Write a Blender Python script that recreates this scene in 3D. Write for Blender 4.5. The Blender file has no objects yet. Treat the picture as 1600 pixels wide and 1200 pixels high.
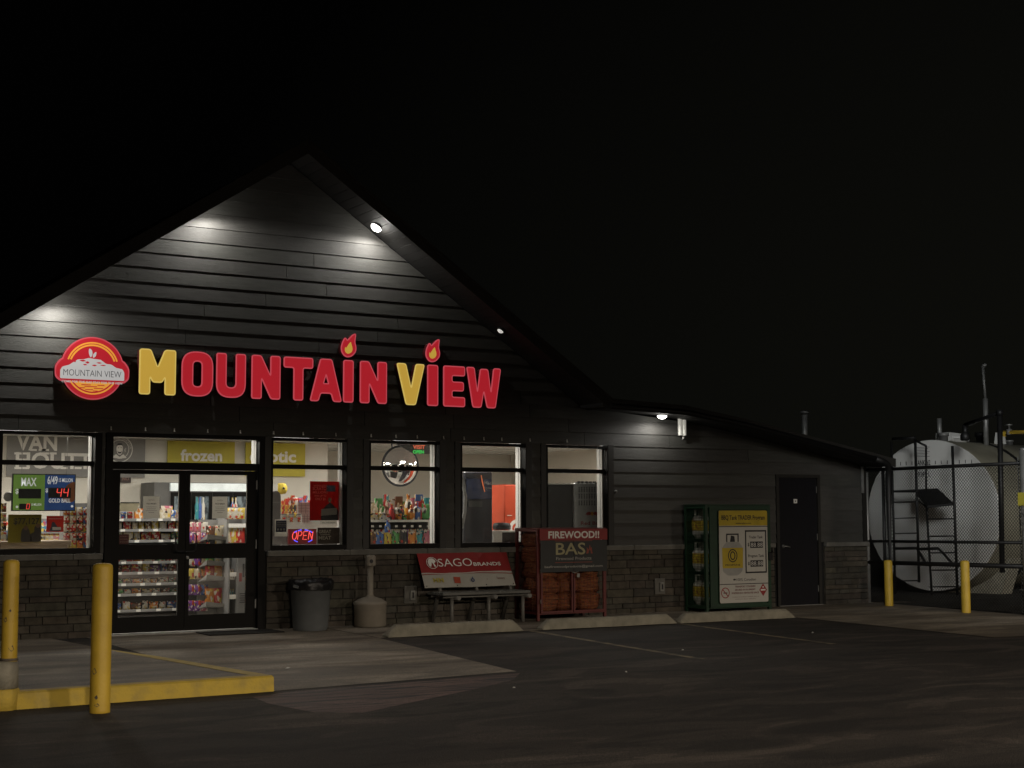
import bpy, math, random
import numpy as np
from mathutils import Vector, Matrix
from mathutils.geometry import delaunay_2d_cdt
random.seed(7)
S = bpy.context.scene
COL = S.collection
rad = math.radians

# ------------------------------------------------------------------ camera
CAM = np.array([0.0, -19.189, 1.53]); FPX = 2335.0
YAW, PITCH, ROLL = rad(31.23), rad(5.02), rad(-0.15)
FW = np.array([math.sin(YAW)*math.cos(PITCH), math.cos(YAW)*math.cos(PITCH), math.sin(PITCH)])
_r = np.array([math.cos(YAW), -math.sin(YAW), 0.0]); _u = np.cross(_r, FW)
RT = math.cos(ROLL)*_r + math.sin(ROLL)*_u; UP = -math.sin(ROLL)*_r + math.cos(ROLL)*_u
cd = bpy.data.cameras.new("camera"); cam = bpy.data.objects.new("camera", cd); COL.objects.link(cam)
cd.sensor_width = 36; cd.lens = FPX/1600*36; cd.clip_end = 2000; cd.clip_start = 0.1
m = Matrix.Identity(4)
for i in range(3):
    m[i][0] = RT[i]; m[i][1] = UP[i]; m[i][2] = -FW[i]; m[i][3] = CAM[i]
cam.matrix_world = m
S.camera = cam

def at(px, py, Y=0.0):
    """point of the vertical plane y = Y that a place of the 1600x1200 survey photo falls on"""
    d = FW + RT*(px-800)/FPX - UP*(py-600)/FPX
    p = CAM + d*(Y-CAM[1])/d[1]
    return Vector(p)
def atX(px, py, X):
    d = FW + RT*(px-800)/FPX - UP*(py-600)/FPX
    return Vector(CAM + d*(X-CAM[0])/d[0])

# ------------------------------------------------------------------ world (night sky, faint glow low on the right)
W = bpy.data.worlds.new("World"); S.world = W; W.use_nodes = True
nt = W.node_tree; nt.nodes.clear()
o = nt.nodes.new("ShaderNodeOutputWorld"); bg = nt.nodes.new("ShaderNodeBackground")
tc = nt.nodes.new("ShaderNodeTexCoord"); sx = nt.nodes.new("ShaderNodeVectorMath"); sx.operation = 'DOT_PRODUCT'
sx.inputs[1].default_value = (0.86, 0.42, -0.30)
rp = nt.nodes.new("ShaderNodeValToRGB")
rp.color_ramp.elements[0].position = 0.60; rp.color_ramp.elements[0].color = (0.0004, 0.0004, 0.0004, 1)
rp.color_ramp.elements[1].position = 0.95; rp.color_ramp.elements[1].color = (0.0044, 0.0044, 0.0034, 1)
nt.links.new(tc.outputs['Generated'], sx.inputs[0]); nt.links.new(sx.outputs['Value'], rp.inputs[0])
nt.links.new(rp.outputs[0], bg.inputs[0]); nt.links.new(bg.outputs[0], o.inputs[0]); bg.inputs[1].default_value = 1.0
S.view_settings.view_transform = 'Standard'; S.view_settings.look = 'None'
S.view_settings.exposure = 0; S.view_settings.gamma = 1
S.cycles.use_denoising = True
S.cycles.max_bounces = 8; S.cycles.transparent_max_bounces = 12
S.cycles.sample_clamp_indirect = 3.0
S.cycles.caustics_reflective = False; S.cycles.caustics_refractive = False

# ------------------------------------------------------------------ lamps of the forecourt canopy behind the photographer, then an added light for the tank
def area(name, loc, target, size, power, col, parent=None, spread=180, sizey=None):
    l = bpy.data.lights.new(name, 'AREA'); l.energy = power; l.size = size; l.color = col
    if sizey: l.shape = 'RECTANGLE'; l.size_y = sizey
    l.spread = rad(spread)
    ob = bpy.data.objects.new(name, l); COL.objects.link(ob)
    ob.location = loc
    ob.rotation_euler = (Vector(target)-Vector(loc)).to_track_quat('-Z', 'Y').to_euler()
    if parent: ob.parent = parent; ob.matrix_parent_inverse = Matrix.Translation(parent.location).inverted()
    return ob
KCAN = 1.0
for _x, _y, _p in ((-1.0, -29.0, 6500), (12.0, -29.0, 7000), (24.0, -27.0, 5500)):
    area("canopy_lamp_light", (_x, _y, 5.6), (_x, _y, 0), 1.1, _p*KCAN, (1.0, 0.85, 0.68), spread=171)
area("tank_fill_light", (7.0, -17.0, 7.0), (22.6, 0.6, 1.9), 3.5, 38, (0.97, 0.99, 0.98), spread=22)  # added fill light without a fixture, narrow beam to brighten the tank

# ------------------------------------------------------------------ materials
MATS = {}
def mat(name, col, rough=0.6, metal=0.0, var=0.12, scale=8.0, bump=0.0, bscale=40.0, stretch=(1, 1, 1),
        tint=False, emit=None, estr=1.0, spec=0.5, col2=None, thr=None, coat=0.0, detail=5):
    if name in MATS: return MATS[name]
    m = bpy.data.materials.new(name); m.use_nodes = True; MATS[name] = m
    nt = m.node_tree; b = nt.nodes['Principled BSDF']
    N = nt.nodes.new; L = nt.links.new
    b.inputs['Roughness'].default_value = rough; b.inputs['Metallic'].default_value = metal
    b.inputs['Specular IOR Level'].default_value = spec; b.inputs['Coat Weight'].default_value = coat
    tc = N('ShaderNodeTexCoord'); mp = N('ShaderNodeMapping'); mp.inputs['Scale'].default_value = stretch
    L(tc.outputs['Object'], mp.inputs[0])
    nz = N('ShaderNodeTexNoise'); nz.inputs['Scale'].default_value = scale; nz.inputs['Detail'].default_value = detail
    L(mp.outputs[0], nz.inputs['Vector'])
    rp = N('ShaderNodeValToRGB')
    lo, hi = (0.3, 0.7) if thr is None else thr
    rp.color_ramp.elements[0].position = lo; rp.color_ramp.elements[1].position = hi
    c = np.array(col[:3], float)
    c2 = np.array(col2, float) if col2 is not None else c*(1+var)
    c1 = c if col2 is not None else c*(1-var)
    rp.color_ramp.elements[0].color = (*np.clip(c1, 0, 1), 1); rp.color_ramp.elements[1].color = (*np.clip(c2, 0, 1), 1)
    L(nz.outputs['Fac'], rp.inputs[0]); out = rp.outputs[0]
    if tint:
        at_ = N('ShaderNodeAttribute'); at_.attribute_name = 'tint'
        mx = N('ShaderNodeMix'); mx.data_type = 'RGBA'; mx.blend_type = 'MULTIPLY'; mx.inputs[0].default_value = 1
        L(out, mx.inputs[6]); L(at_.outputs['Color'], mx.inputs[7]); out = mx.outputs[2]
    L(out, b.inputs['Base Color'])
    if bump:
        n2 = N('ShaderNodeTexNoise'); n2.inputs['Scale'].default_value = bscale; n2.inputs['Detail'].default_value = 6
        L(mp.outputs[0], n2.inputs['Vector'])
        bp = N('ShaderNodeBump'); bp.inputs['Strength'].default_value = bump; bp.inputs['Distance'].default_value = 0.02
        L(n2.outputs['Fac'], bp.inputs['Height']); L(bp.outputs[0], b.inputs['Normal'])
    if emit is not None:
        b.inputs['Emission Color'].default_value = (*emit, 1); b.inputs['Emission Strength'].default_value = estr
    return m
def thin(name, col, k=.55):
    """paper and thin poster stock that lets light through"""
    if name in MATS: return MATS[name]
    m = bpy.data.materials.new(name); m.use_nodes = True; MATS[name] = m; nt = m.node_tree; nt.nodes.clear(); N = nt.nodes.new; L = nt.links.new
    o = N('ShaderNodeOutputMaterial'); d = N('ShaderNodeBsdfDiffuse'); t = N('ShaderNodeBsdfTranslucent'); x = N('ShaderNodeMixShader'); nz = N('ShaderNodeTexNoise'); nz.inputs['Scale'].default_value = 6
    r = N('ShaderNodeValToRGB'); r.color_ramp.elements[0].color = (*[c*.9 for c in col], 1); r.color_ramp.elements[1].color = (*[min(1, c*1.08) for c in col], 1); tc = N('ShaderNodeTexCoord')
    L(tc.outputs['Object'], nz.inputs['Vector']); L(nz.outputs['Fac'], r.inputs[0]); L(r.outputs[0], d.inputs[0]); L(r.outputs[0], t.inputs[0]); x.inputs[0].default_value = k
    L(d.outputs[0], x.inputs[1]); L(t.outputs[0], x.inputs[2]); L(x.outputs[0], o.inputs[0]); return m
def srgb(r, g, b):
    f = lambda v: (v/255/12.92) if v/255 <= 0.04045 else ((v/255+0.055)/1.055)**2.4
    return (f(r), f(g), f(b))
def lit(name, rgb255, k=1.0):
    c = srgb(*rgb255)
    return mat(name, tuple(x*0.6 for x in c), 0.4, emit=c, estr=k, var=0.04)

m_siding = mat('siding', (0.056, 0.055, 0.050), 0.62, var=0.16, scale=3, stretch=(1, 1, 9), bump=0.35, bscale=28, tint=True)
m_seam = mat('seam', (0.006, 0.006, 0.006), 0.9); m_mortar = mat('mortar', (.03, .028, .024), .95, bump=.4)
m_trim = mat('trim', (0.014, 0.013, 0.011), 0.55, var=0.15)
m_stone = mat('stone', (0.064, 0.058, 0.048), 0.9, var=0.30, scale=9, bump=0.9, bscale=22, tint=True)
m_cap = mat('cap_stone', (0.13, 0.125, 0.11), 0.8, var=0.2, scale=6, bump=0.3)
m_frame = mat('black_frame', (0.006, 0.0055, 0.005), 0.55, var=0.1, spec=0.12)
m_white = mat('white_paint', (0.72, 0.71, 0.68), 0.6, var=0.04)
m_beige = mat('wall_paint', (0.70, 0.67, 0.60), 0.75, var=0.03, scale=2)
m_ceil = mat('ceiling_tile', (0.60, 0.60, 0.58), 0.8, var=0.10, scale=25)
m_floor = mat('floor_tile', (0.36, 0.33, 0.29), 0.45, var=0.10, scale=3)
m_asphalt_roof = mat('roof_shingle', (0.010, 0.010, 0.011), 0.9, var=0.3, scale=14, bump=0.6, tint=False)
m_fascia = mat('fascia', (0.015, 0.014, 0.012), 0.6, var=0.1)
m_soffit = mat('soffit', (0.018, 0.017, 0.016), 0.7, var=0.1)
m_yellow = mat('yellow_paint', (0.62, 0.42, 0.045), 0.5, col2=(0.50, 0.33, 0.035), thr=(0.35, 0.75), scale=5, bump=0.12, bscale=50)
m_kerbyellow = mat('kerb_paint', (0.55, 0.39, 0.05), 0.75, col2=(0.36, 0.27, 0.07), thr=(0.42, 0.8), scale=7, bump=0.4, bscale=30)
m_chip = mat('chipped_concrete', (0.12, 0.10, 0.08), 0.9, var=0.3)
m_stop = mat('old_concrete', (0.30, 0.28, 0.22), 0.85, col2=(0.19, 0.18, 0.14), thr=(0.35, 0.75), scale=7, bump=0.5, bscale=25)
m_galv = mat('galvanised', (0.26, 0.26, 0.25), 0.5, 0.5, var=0.2)
m_dkmetal = mat('dark_steel', (0.012, 0.012, 0.012), 0.5, 0.3, var=0.2)
m_mesh = mat('wire', (0.016, 0.016, 0.015), 0.6, 0.4, var=0.1)
m_tankwhite = mat('tank_white', (0.62, 0.62, 0.60), 0.6, col2=(0.54, 0.53, 0.50), thr=(0.3, 0.8), scale=1.3)
m_tankbody = mat('tank_shell', (0.36, 0.34, 0.26), 0.6, col2=(0.22, 0.21, 0.16), thr=(0.35, 0.7), scale=1.0)
m_text = mat('black_print', (0.012, 0.012, 0.014), 0.6)
m_wprint = mat('white_print', (0.75, 0.74, 0.70), 0.5, var=0.03)
m_redframe = mat('red_frame', (0.11, 0.014, 0.012), 0.5, var=0.25, scale=6)
m_red = mat('red_print', (0.24, 0.018, 0.018), 0.55, var=0.08)
m_green = mat('green_paint', (0.008, 0.036, 0.016), 0.5, var=0.25, scale=5)
m_grey = mat('grey_plastic', (0.13, 0.14, 0.145), 0.5, var=0.08)
m_bag = mat('black_bag', (0.012, 0.012, 0.013), 0.28, bump=0.5, bscale=25)
m_ash = mat('beige_plastic', (0.24, 0.215, 0.175), 0.55, var=0.08)
m_panelgrey = mat('grey_board', (0.24, 0.235, 0.225), 0.6, var=0.03)
m_ybd = mat('yellow_board', (0.50, 0.43, 0.05), 0.6, var=0.03)
m_shelf = mat('shelf_grey', (0.20, 0.20, 0.20), 0.5, var=0.08)
m_shelfdk = mat('shelf_dark', (0.03, 0.028, 0.027), 0.6, var=0.1)
m_paper = thin('paper', (0.62, 0.60, 0.56)); m_redposter = thin('red_poster', (.34, .045, .04))

def glass_mat():
    m = bpy.data.materials.new('window_glass'); m.use_nodes = True; nt = m.node_tree; nt.nodes.clear()
    N = nt.nodes.new; L = nt.links.new
    o = N('ShaderNodeOutputMaterial'); t = N('ShaderNodeBsdfTransparent'); g = N('ShaderNodeBsdfGlossy'); x = N('ShaderNodeMixShader')
    t.inputs[0].default_value = (0.93, 0.94, 0.93, 1); g.inputs['Roughness'].default_value = 0.03
    g.inputs[0].default_value = (1, 1, 1, 1)
    f = N('ShaderNodeFresnel'); f.inputs[0].default_value = 1.5
    L(f.outputs[0], x.inputs[0]); L(t.outputs[0], x.inputs[1]); L(g.outputs[0], x.inputs[2]); L(x.outputs[0], o.inputs[0])
    return m
m_glass = glass_mat()

def pack_mat():
    """printed film packaging: blocks and blotches of print over the colour of the pack"""
    m = bpy.data.materials.new('packaging'); m.use_nodes = True; nt = m.node_tree; b = nt.nodes['Principled BSDF']
    N = nt.nodes.new; L = nt.links.new
    tc = N('ShaderNodeTexCoord'); oi = N('ShaderNodeObjectInfo')
    ad = N('ShaderNodeVectorMath'); ad.operation = 'ADD'; L(tc.outputs['Object'], ad.inputs[0]); L(oi.outputs['Location'], ad.inputs[1])
    v = N('ShaderNodeTexVoronoi'); v.inputs['Scale'].default_value = 4.2; v.inputs['Randomness'].default_value = 1; L(ad.outputs[0], v.inputs['Vector'])
    r = N('ShaderNodeValToRGB'); r.color_ramp.interpolation = 'CONSTANT'
    e = r.color_ramp.elements; e[0].position = 0; e[0].color = (0, 0, 0, 1); e[1].position = 0.55; e[1].color = (1, 1, 1, 1)
    sp = N('ShaderNodeSeparateColor'); L(v.outputs['Color'], sp.inputs[0]); L(sp.outputs[0], r.inputs[0])
    at_ = N('ShaderNodeAttribute'); at_.attribute_name = 'tint'
    mx = N('ShaderNodeMix'); mx.data_type = 'RGBA'; L(r.outputs[0], mx.inputs[0]); L(at_.outputs['Color'], mx.inputs[6])
    r2 = N('ShaderNodeValToRGB'); r2.color_ramp.interpolation = 'CONSTANT'
    e = r2.color_ramp.elements; e[0].position = 0; e[0].color = (0.62, 0.58, 0.50, 1); e[1].position = 0.4; e[1].color = (0.5, 0.05, 0.03, 1)
    q = e.new(0.62); q.color = (0.04, 0.03, 0.03, 1); q = e.new(0.8); q.color = (0.6, 0.42, 0.08, 1)
    L(sp.outputs[1], r2.inputs[0]); L(r2.outputs[0], mx.inputs[7]); L(mx.outputs[2], b.inputs['Base Color'])
    b.inputs['Roughness'].default_value = 0.35
    return m
m_pack = pack_mat()

# ------------------------------------------------------------------ mesh builder
def place(name, me, mat_=None, parent=None):
    ob = bpy.data.objects.new(name, me); COL.objects.link(ob)
    if parent: ob.parent = parent
    return ob
def worldloc(o):
    v = Vector((0, 0, 0))
    while o: v += o.location; o = o.parent
    return v
_txt = {}
def text_mesh(body, bold):
    k = (body, bold)
    if k in _txt: return _txt[k]
    c = bpy.data.curves.new('t', 'FONT'); c.body = body; c.size = 1; c.offset = bold; c.resolution_u = 3
    ob = bpy.data.objects.new('t', c)
    me = bpy.data.meshes.new_from_object(ob)
    v = [tuple(p.co[:2]) for p in me.vertices]; f = [tuple(p.vertices) for p in me.polygons]
    bpy.data.objects.remove(ob); bpy.data.meshes.remove(me)
    _txt[k] = (v, f); return _txt[k]
def rnd_poly(pts, r, n=4):
    out = []; N = len(pts)
    for i in range(N):
        p0 = Vector(pts[i-1][:2]); p = Vector(pts[i][:2]); p1 = Vector(pts[(i+1) % N][:2])
        rr = pts[i][2] if len(pts[i]) > 2 else r
        a = (p0-p); b = (p1-p); d = min(rr, a.length*0.49, b.length*0.49)
        if d < 1e-5: out.append(tuple(p)); continue
        A = p+a.normalized()*d; B = p+b.normalized()*d
        for k in range(n+1):
            t = k/n; q = A*(1-t)**2+p*2*t*(1-t)+B*t*t; out.append((q.x, q.y))
    return out
def area2(p): return sum(p[i-1][0]*p[i][1]-p[i][0]*p[i-1][1] for i in range(len(p)))/2
def offs(p, d):
    s = 1 if area2(p) > 0 else -1; out = []
    for i in range(len(p)):
        a = Vector(p[i])-Vector(p[i-1]); b = Vector(p[(i+1) % len(p)])-Vector(p[i])
        n = Vector((0, 0))
        for e in (a, b):
            if e.length > 1e-9: e = e.normalized(); n += Vector((e.y, -e.x))
        n = n.normalized()*d*s if n.length > 1e-6 else n
        out.append((p[i][0]+n.x, p[i][1]+n.y))
    return out
def circ(cx, cy, r, n=32, ry=None): return [(cx+r*math.cos(2*math.pi*i/n), cy+(ry or r)*math.sin(2*math.pi*i/n)) for i in range(n)]
UX, UZ = Vector((1, 0, 0)), Vector((0, 0, 1))

class MB:
    def __init__(s): s.v = []; s.f = []; s.t = []; s.c = (1, 1, 1); s.smooth = False; s.sm = []; s.mi = []; s.m = 0
    def face(s, ids): s.f.append(tuple(ids)); s.t.append(s.c); s.sm.append(s.smooth); s.mi.append(s.m)
    def add(s, vs): n = len(s.v); s.v += [tuple(v) for v in vs]; return n
    def box(s, x0, x1, y0, y1, z0, z1):
        n = s.add([(x, y, z) for z in (z0, z1) for y in (y0, y1) for x in (x0, x1)])
        for q in ((0, 2, 3, 1), (4, 5, 7, 6), (0, 1, 5, 4), (2, 6, 7, 3), (0, 4, 6, 2), (1, 3, 7, 5)): s.face([n+i for i in q])
        return s
    def bbox(s, x0, x1, y0, y1, z0, z1, b=0.01):
        """box with chamfered vertical and top edges"""
        def ring(i, z): return [(x0+i+b, y0+i, z), (x1-i-b, y0+i, z), (x1-i, y0+i+b, z), (x1-i, y1-i-b, z), (x1-i-b, y1-i, z), (x0+i+b, y1-i, z), (x0+i, y1-i-b, z), (x0+i, y0+i+b, z)]
        rs = [ring(0, z0), ring(0, z1-b), ring(b, z1)]
        n = s.add(sum(rs, []))
        for k in range(2):
            for i in range(8): s.face((n+k*8+i, n+k*8+(i+1) % 8, n+k*8+8+(i+1) % 8, n+k*8+8+i))
        s.face([n+16+i for i in range(8)]); s.face([n+7-i for i in range(8)])
        return s
    def hexa(s, p):
        n = s.add(p)
        for q in ((0, 3, 2, 1), (4, 5, 6, 7), (0, 1, 5, 4), (1, 2, 6, 5), (2, 3, 7, 6), (3, 0, 4, 7)): s.face([n+i for i in q])
        return s
    def bar(s, a, b, w, h=None, up=(0, 0, 1)):
        a = Vector(a); b = Vector(b); h = h or w; d = (b-a).normalized(); u = Vector(up)
        if abs(d.dot(u)) > 0.98: u = Vector((0, 1, 0)) if abs(d.y) < 0.9 else Vector((1, 0, 0))
        x = d.cross(u).normalized()*w/2; y = x.cross(d).normalized()*h/2
        return s.hexa([a-x-y, a+x-y, a+x+y, a-x+y, b-x-y, b+x-y, b+x+y, b-x+y])
    def tube(s, pts, r, n=8, cap=True):
        pts = [Vector(p) for p in pts]; rs = r if isinstance(r, (list, tuple)) else [r]*len(pts)
        base = len(s.v); ref = None
        for i, p in enumerate(pts):
            d = (pts[min(i+1, len(pts)-1)]-pts[max(i-1, 0)]).normalized()
            if ref is None: ref = Vector((0, 0, 1)) if abs(d.z) < 0.9 else Vector((1, 0, 0))
            x = d.cross(ref).normalized(); y = d.cross(x).normalized(); ref = -y if False else ref
            s.add([p+(x*math.cos(2*math.pi*k/n)+y*math.sin(2*math.pi*k/n))*rs[i] for k in range(n)])
        sm = s.smooth; s.smooth = True
        for i in range(len(pts)-1):
            for k in range(n): s.face((base+i*n+k, base+i*n+(k+1) % n, base+(i+1)*n+(k+1) % n, base+(i+1)*n+k))
        s.smooth = False
        if cap: s.face([base+n-1-k for k in range(n)]); s.face([base+(len(pts)-1)*n+k for k in range(n)])
        s.smooth = sm; return s
    def lathe(s, prof, c=(0, 0, 0), n=24, axis='Z'):
        base = len(s.v); c = Vector(c)
        for r, z in prof:
            for k in range(n):
                a = 2*math.pi*k/n; p = (r*math.cos(a), r*math.sin(a), z)
                if axis == 'Y': p = (p[0], p[2], p[1])
                s.add([c+Vector(p)])
        sm = s.smooth; s.smooth = True
        for i in range(len(prof)-1):
            for k in range(n): s.face((base+i*n+k, base+i*n+(k+1) % n, base+(i+1)*n+(k+1) % n, base+(i+1)*n+k))
        s.smooth = False
        if prof[0][0] > 1e-4: s.face([base+n-1-k for k in range(n)])
        if prof[-1][0] > 1e-4: s.face([base+(len(prof)-1)*n+k for k in range(n)])
        s.smooth = sm; return s
    def poly(s, loops, o=(0, 0, 0), ux=UX, uy=UZ, depth=0.01, back=0.0):
        """filled outline (first loop, later loops are holes) in the plane o,ux,uy; front at +depth along ux x uy"""
        o = Vector(o); ux = Vector(ux); uy = Vector(uy); nz = ux.cross(uy).normalized()
        ls = [list(l) for l in loops]
        if area2(ls[0]) < 0: ls[0].reverse()
        for l in ls[1:]:
            if area2(l) > 0: l.reverse()
        flat = [p for l in ls for p in l]; ed = []; st = 0
        for l in ls:
            ed += [(st+i, st+(i+1) % len(l)) for i in range(len(l))]; st += len(l)
        vv, _, ff, _, _, _ = delaunay_2d_cdt([Vector(p[:2]) for p in flat], ed, [], 0, 1e-7)
        n = s.add([o+ux*p[0]+uy*p[1]+nz*depth for p in vv])
        def inside(x, y):
            c = False
            for l in ls:
                for i in range(len(l)):
                    x0, y0 = l[i-1][:2]; x1, y1 = l[i][:2]
                    if (y0 > y) != (y1 > y) and x < x0+(y-y0)*(x1-x0)/(y1-y0): c = not c
            return c
        for t in ff:
            P_ = [vv[i] for i in t]; g = sum(P_, Vector((0, 0)))/len(P_)
            if inside(g.x, g.y):
                a, b, c = P_[:3]; ar = (b[0]-a[0])*(c[1]-a[1])-(c[0]-a[0])*(b[1]-a[1])
                if abs(ar) > 1e-12: s.face([n+i for i in (t if ar > 0 else t[::-1])])
        if depth != back: n = s.add([o+ux*p[0]+uy*p[1]+nz*depth for p in flat])
        if depth != back:
            k = s.add([o+ux*p[0]+uy*p[1]+nz*back for p in flat]); st = 0
            for l in ls:
                L = len(l)
                for i in range(L): s.face((n+st+i, k+st+i, k+st+(i+1) % L, n+st+(i+1) % L))
                st += L
        return s
    def text(s, body, o, h, ux=UX, uy=UZ, width=None, bold=0.0, align='C', lift=0.0):
        """flat lettering, cap height h, optional total width; o is the baseline point"""
        v, f = text_mesh(body, bold)
        if not v: return s
        ux = Vector(ux); uy = Vector(uy); nz = ux.cross(uy).normalized()
        x0 = min(p[0] for p in v); x1 = max(p[0] for p in v); k = h/0.7
        kx = width/(x1-x0) if width else k
        sh = {'C': -(x0+x1)/2, 'L': -x0, 'R': -x1}[align]
        o = Vector(o)
        n = s.add([o+ux*(p[0]+sh)*kx+uy*p[1]*k+nz*lift for p in v])
        for q in f: s.face([n+i for i in q])
        return s
    def grid(s, nx, ny, fn):
        n = len(s.v)
        s.add([fn(i/nx, j/ny) for j in range(ny+1) for i in range(nx+1)])
        for j in range(ny):
            for i in range(nx): a = n+j*(nx+1)+i; s.face((a, a+1, a+nx+2, a+nx+1))
        return s
    def mesh(s, name, mats, off=Vector((0, 0, 0))):
        me = bpy.data.meshes.new(name)
        me.from_pydata([(v[0]-off[0], v[1]-off[1], v[2]-off[2]) for v in s.v], [], s.f)
        if not isinstance(mats, (list, tuple)): mats = [mats]
        for m in mats: me.materials.append(m)
        me.polygons.foreach_set('use_smooth', s.sm); me.polygons.foreach_set('material_index', s.mi)
        ca = me.color_attributes.new('tint', 'FLOAT_COLOR', 'CORNER')
        buf = []
        for f, t in zip(s.f, s.t): buf += [t[0], t[1], t[2], 1.0]*len(f)
        ca.data.foreach_set('color', buf); me.update()
        return me
    def build(s, name, mats, parent=None, label=None):
        if parent is not None: off = worldloc(parent)
        else:
            a = np.array(s.v); off = Vector(((a[:, 0].min()+a[:, 0].max())/2, (a[:, 1].min()+a[:, 1].max())/2, a[:, 2].min()))
        ob = place(name, s.mesh(name, mats, off), parent=parent)
        if parent is None: ob.location = off
        if label: ob['label'] = label
        return ob
def tag(o, label=None, cat=None, group=None, kind=None):
    if label: o['label'] = label
    if cat: o['category'] = cat
    if group: o['group'] = group
    if kind: o['kind'] = kind
    return o
def thing(name, loc, label, cat, group=None):
    o = bpy.data.objects.new(name, None); COL.objects.link(o); o.location = loc; o.empty_display_size = 0.1
    return tag(o, label, cat, group)
def copytree(o, parent=None):
    c = o.copy(); COL.objects.link(c); c.parent = parent
    for ch in o.children: copytree(ch, c)
    return c

# =================================================================== GROUND
SL = 0.0121
def gz(y): return SL*y if y < 0 else 0.0
def ground_mat(name, c1, c2, c3, sc=0.5, stretch=(0.35, 1.6, 1), bump=0.5, rough=0.85, speck=0.0, stain=0.5):
    m = bpy.data.materials.new(name); m.use_nodes = True; nt = m.node_tree; b = nt.nodes['Principled BSDF']
    N = nt.nodes.new; L = nt.links.new
    tc = N('ShaderNodeTexCoord')
    def noise(scale, st, det=6, dist=0.0, off=(0, 0, 0)):
        mp = N('ShaderNodeMapping'); mp.inputs['Scale'].default_value = st; mp.inputs['Location'].default_value = off; L(tc.outputs['Object'], mp.inputs[0])
        n = N('ShaderNodeTexNoise'); n.inputs['Scale'].default_value = scale; n.inputs['Detail'].default_value = det; n.inputs['Distortion'].default_value = dist; L(mp.outputs[0], n.inputs['Vector']); return n.outputs['Fac']
    def ramp(src, *st):
        r = N('ShaderNodeValToRGB'); e = r.color_ramp.elements
        e[0].position = st[0][0]; e[0].color = (*st[0][1], 1); e[1].position = st[-1][0]; e[1].color = (*st[-1][1], 1)
        for p, c in st[1:-1]: q = e.new(p); q.color = (*c, 1)
        L(src, r.inputs[0]); return r.outputs[0]
    def mul(a, c):
        x = N('ShaderNodeMix'); x.data_type = 'RGBA'; x.blend_type = 'MULTIPLY'; x.inputs[0].default_value = 1; L(a, x.inputs[6]); L(c, x.inputs[7]); return x.outputs[2]
    big = noise(sc, stretch, 7, 0.7)
    c = ramp(big, (0.38, c1), (0.50, c2), (0.62, c3))
    g = lambda v: (v, v, v)
    c = mul(c, ramp(noise(1.3, (0.55, 1.5, 1), 6, 1.0, (7, 3, 0)), (0.38, g(1-stain)), (0.46, g(1.0)), (0.55, g(1.05)), (0.61, g(1+stain*1.6))))
    c = mul(c, ramp(noise(5.5, (1, 1.4, 1), 4, 0.5, (2, 9, 0)), (0.30, g(1-stain*.5)), (0.42, g(1.0)), (0.8, g(1.1))))
    c = mul(c, ramp(noise(75, (1, 1, 1), 4), (0.28, g(0.5)), (0.5, g(0.95)), (0.66, g(1.4+speck)), (0.74, g(1.9+2*speck))))
    L(c, b.inputs['Base Color'])
    rr = N('ShaderNodeMapRange'); rr.inputs[3].default_value = rough-0.16; rr.inputs[4].default_value = min(1, rough+0.1); L(big, rr.inputs[0]); L(rr.outputs[0], b.inputs['Roughness'])
    bp = N('ShaderNodeBump'); bp.inputs['Strength'].default_value = bump; bp.inputs['Distance'].default_value = 0.012
    L(noise(90, (1, 1, 1), 4), bp.inputs['Height']); L(bp.outputs[0], b.inputs['Normal'])
    return m
g_asphalt = ground_mat('asphalt', (0.0155, 0.0122, 0.010), (0.021, 0.0165, 0.0135), (0.036, 0.0295, 0.0245), 0.40, (0.45, 1.1, 1), 1.0, 0.9, 0.5, 0.6)
g_conc = ground_mat('concrete', (0.14, 0.115, 0.085), (0.20, 0.17, 0.13), (0.30, 0.26, 0.21), 0.6, (0.35, 1.4, 1), 0.5, 0.82, 0.0, 0.28)
g_dirt = ground_mat('yard_gravel', (0.05, 0.047, 0.04), (0.07, 0.066, 0.055), (0.10, 0.094, 0.08), 2.0, (1, 1, 1), 1.0, 0.95)
g_yard = ground_mat('yard_dirt', (0.012, 0.011, 0.009), (0.018, 0.017, 0.014), (0.028, 0.026, 0.022), 2.0, (1, 1, 1), 1.0, 0.95)
g_patch = ground_mat('patch', (0.004, 0.003, 0.003), (0.095, 0.055, 0.047), (0.115, 0.068, 0.058), 1.5, (0.9, 9.0, 1), 0.4, 0.8, 0.2, 0.2)
g_line = mat('line_paint', (0.26, 0.21, 0.12), 0.8, col2=(0.05, 0.042, 0.033), thr=(0.40, 0.62), scale=9, stretch=(1, 0.5, 1))

def sheet(name, pts, lift, material, thick=None):
    mb = MB(); P = [(x, y, gz(y)+lift) for x, y in pts]
    n = mb.add(P); mb.face([n+i for i in range(len(P))])
    if thick:
        k = mb.add([(p[0], p[1], p[2]-thick) for p in P]); L = len(P)
        for i in range(L): mb.face((n+i, k+i, k+(i+1) % L, n+(i+1) % L))
    ob = mb.build(name, material); tag(ob, kind='structure'); return ob
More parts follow.
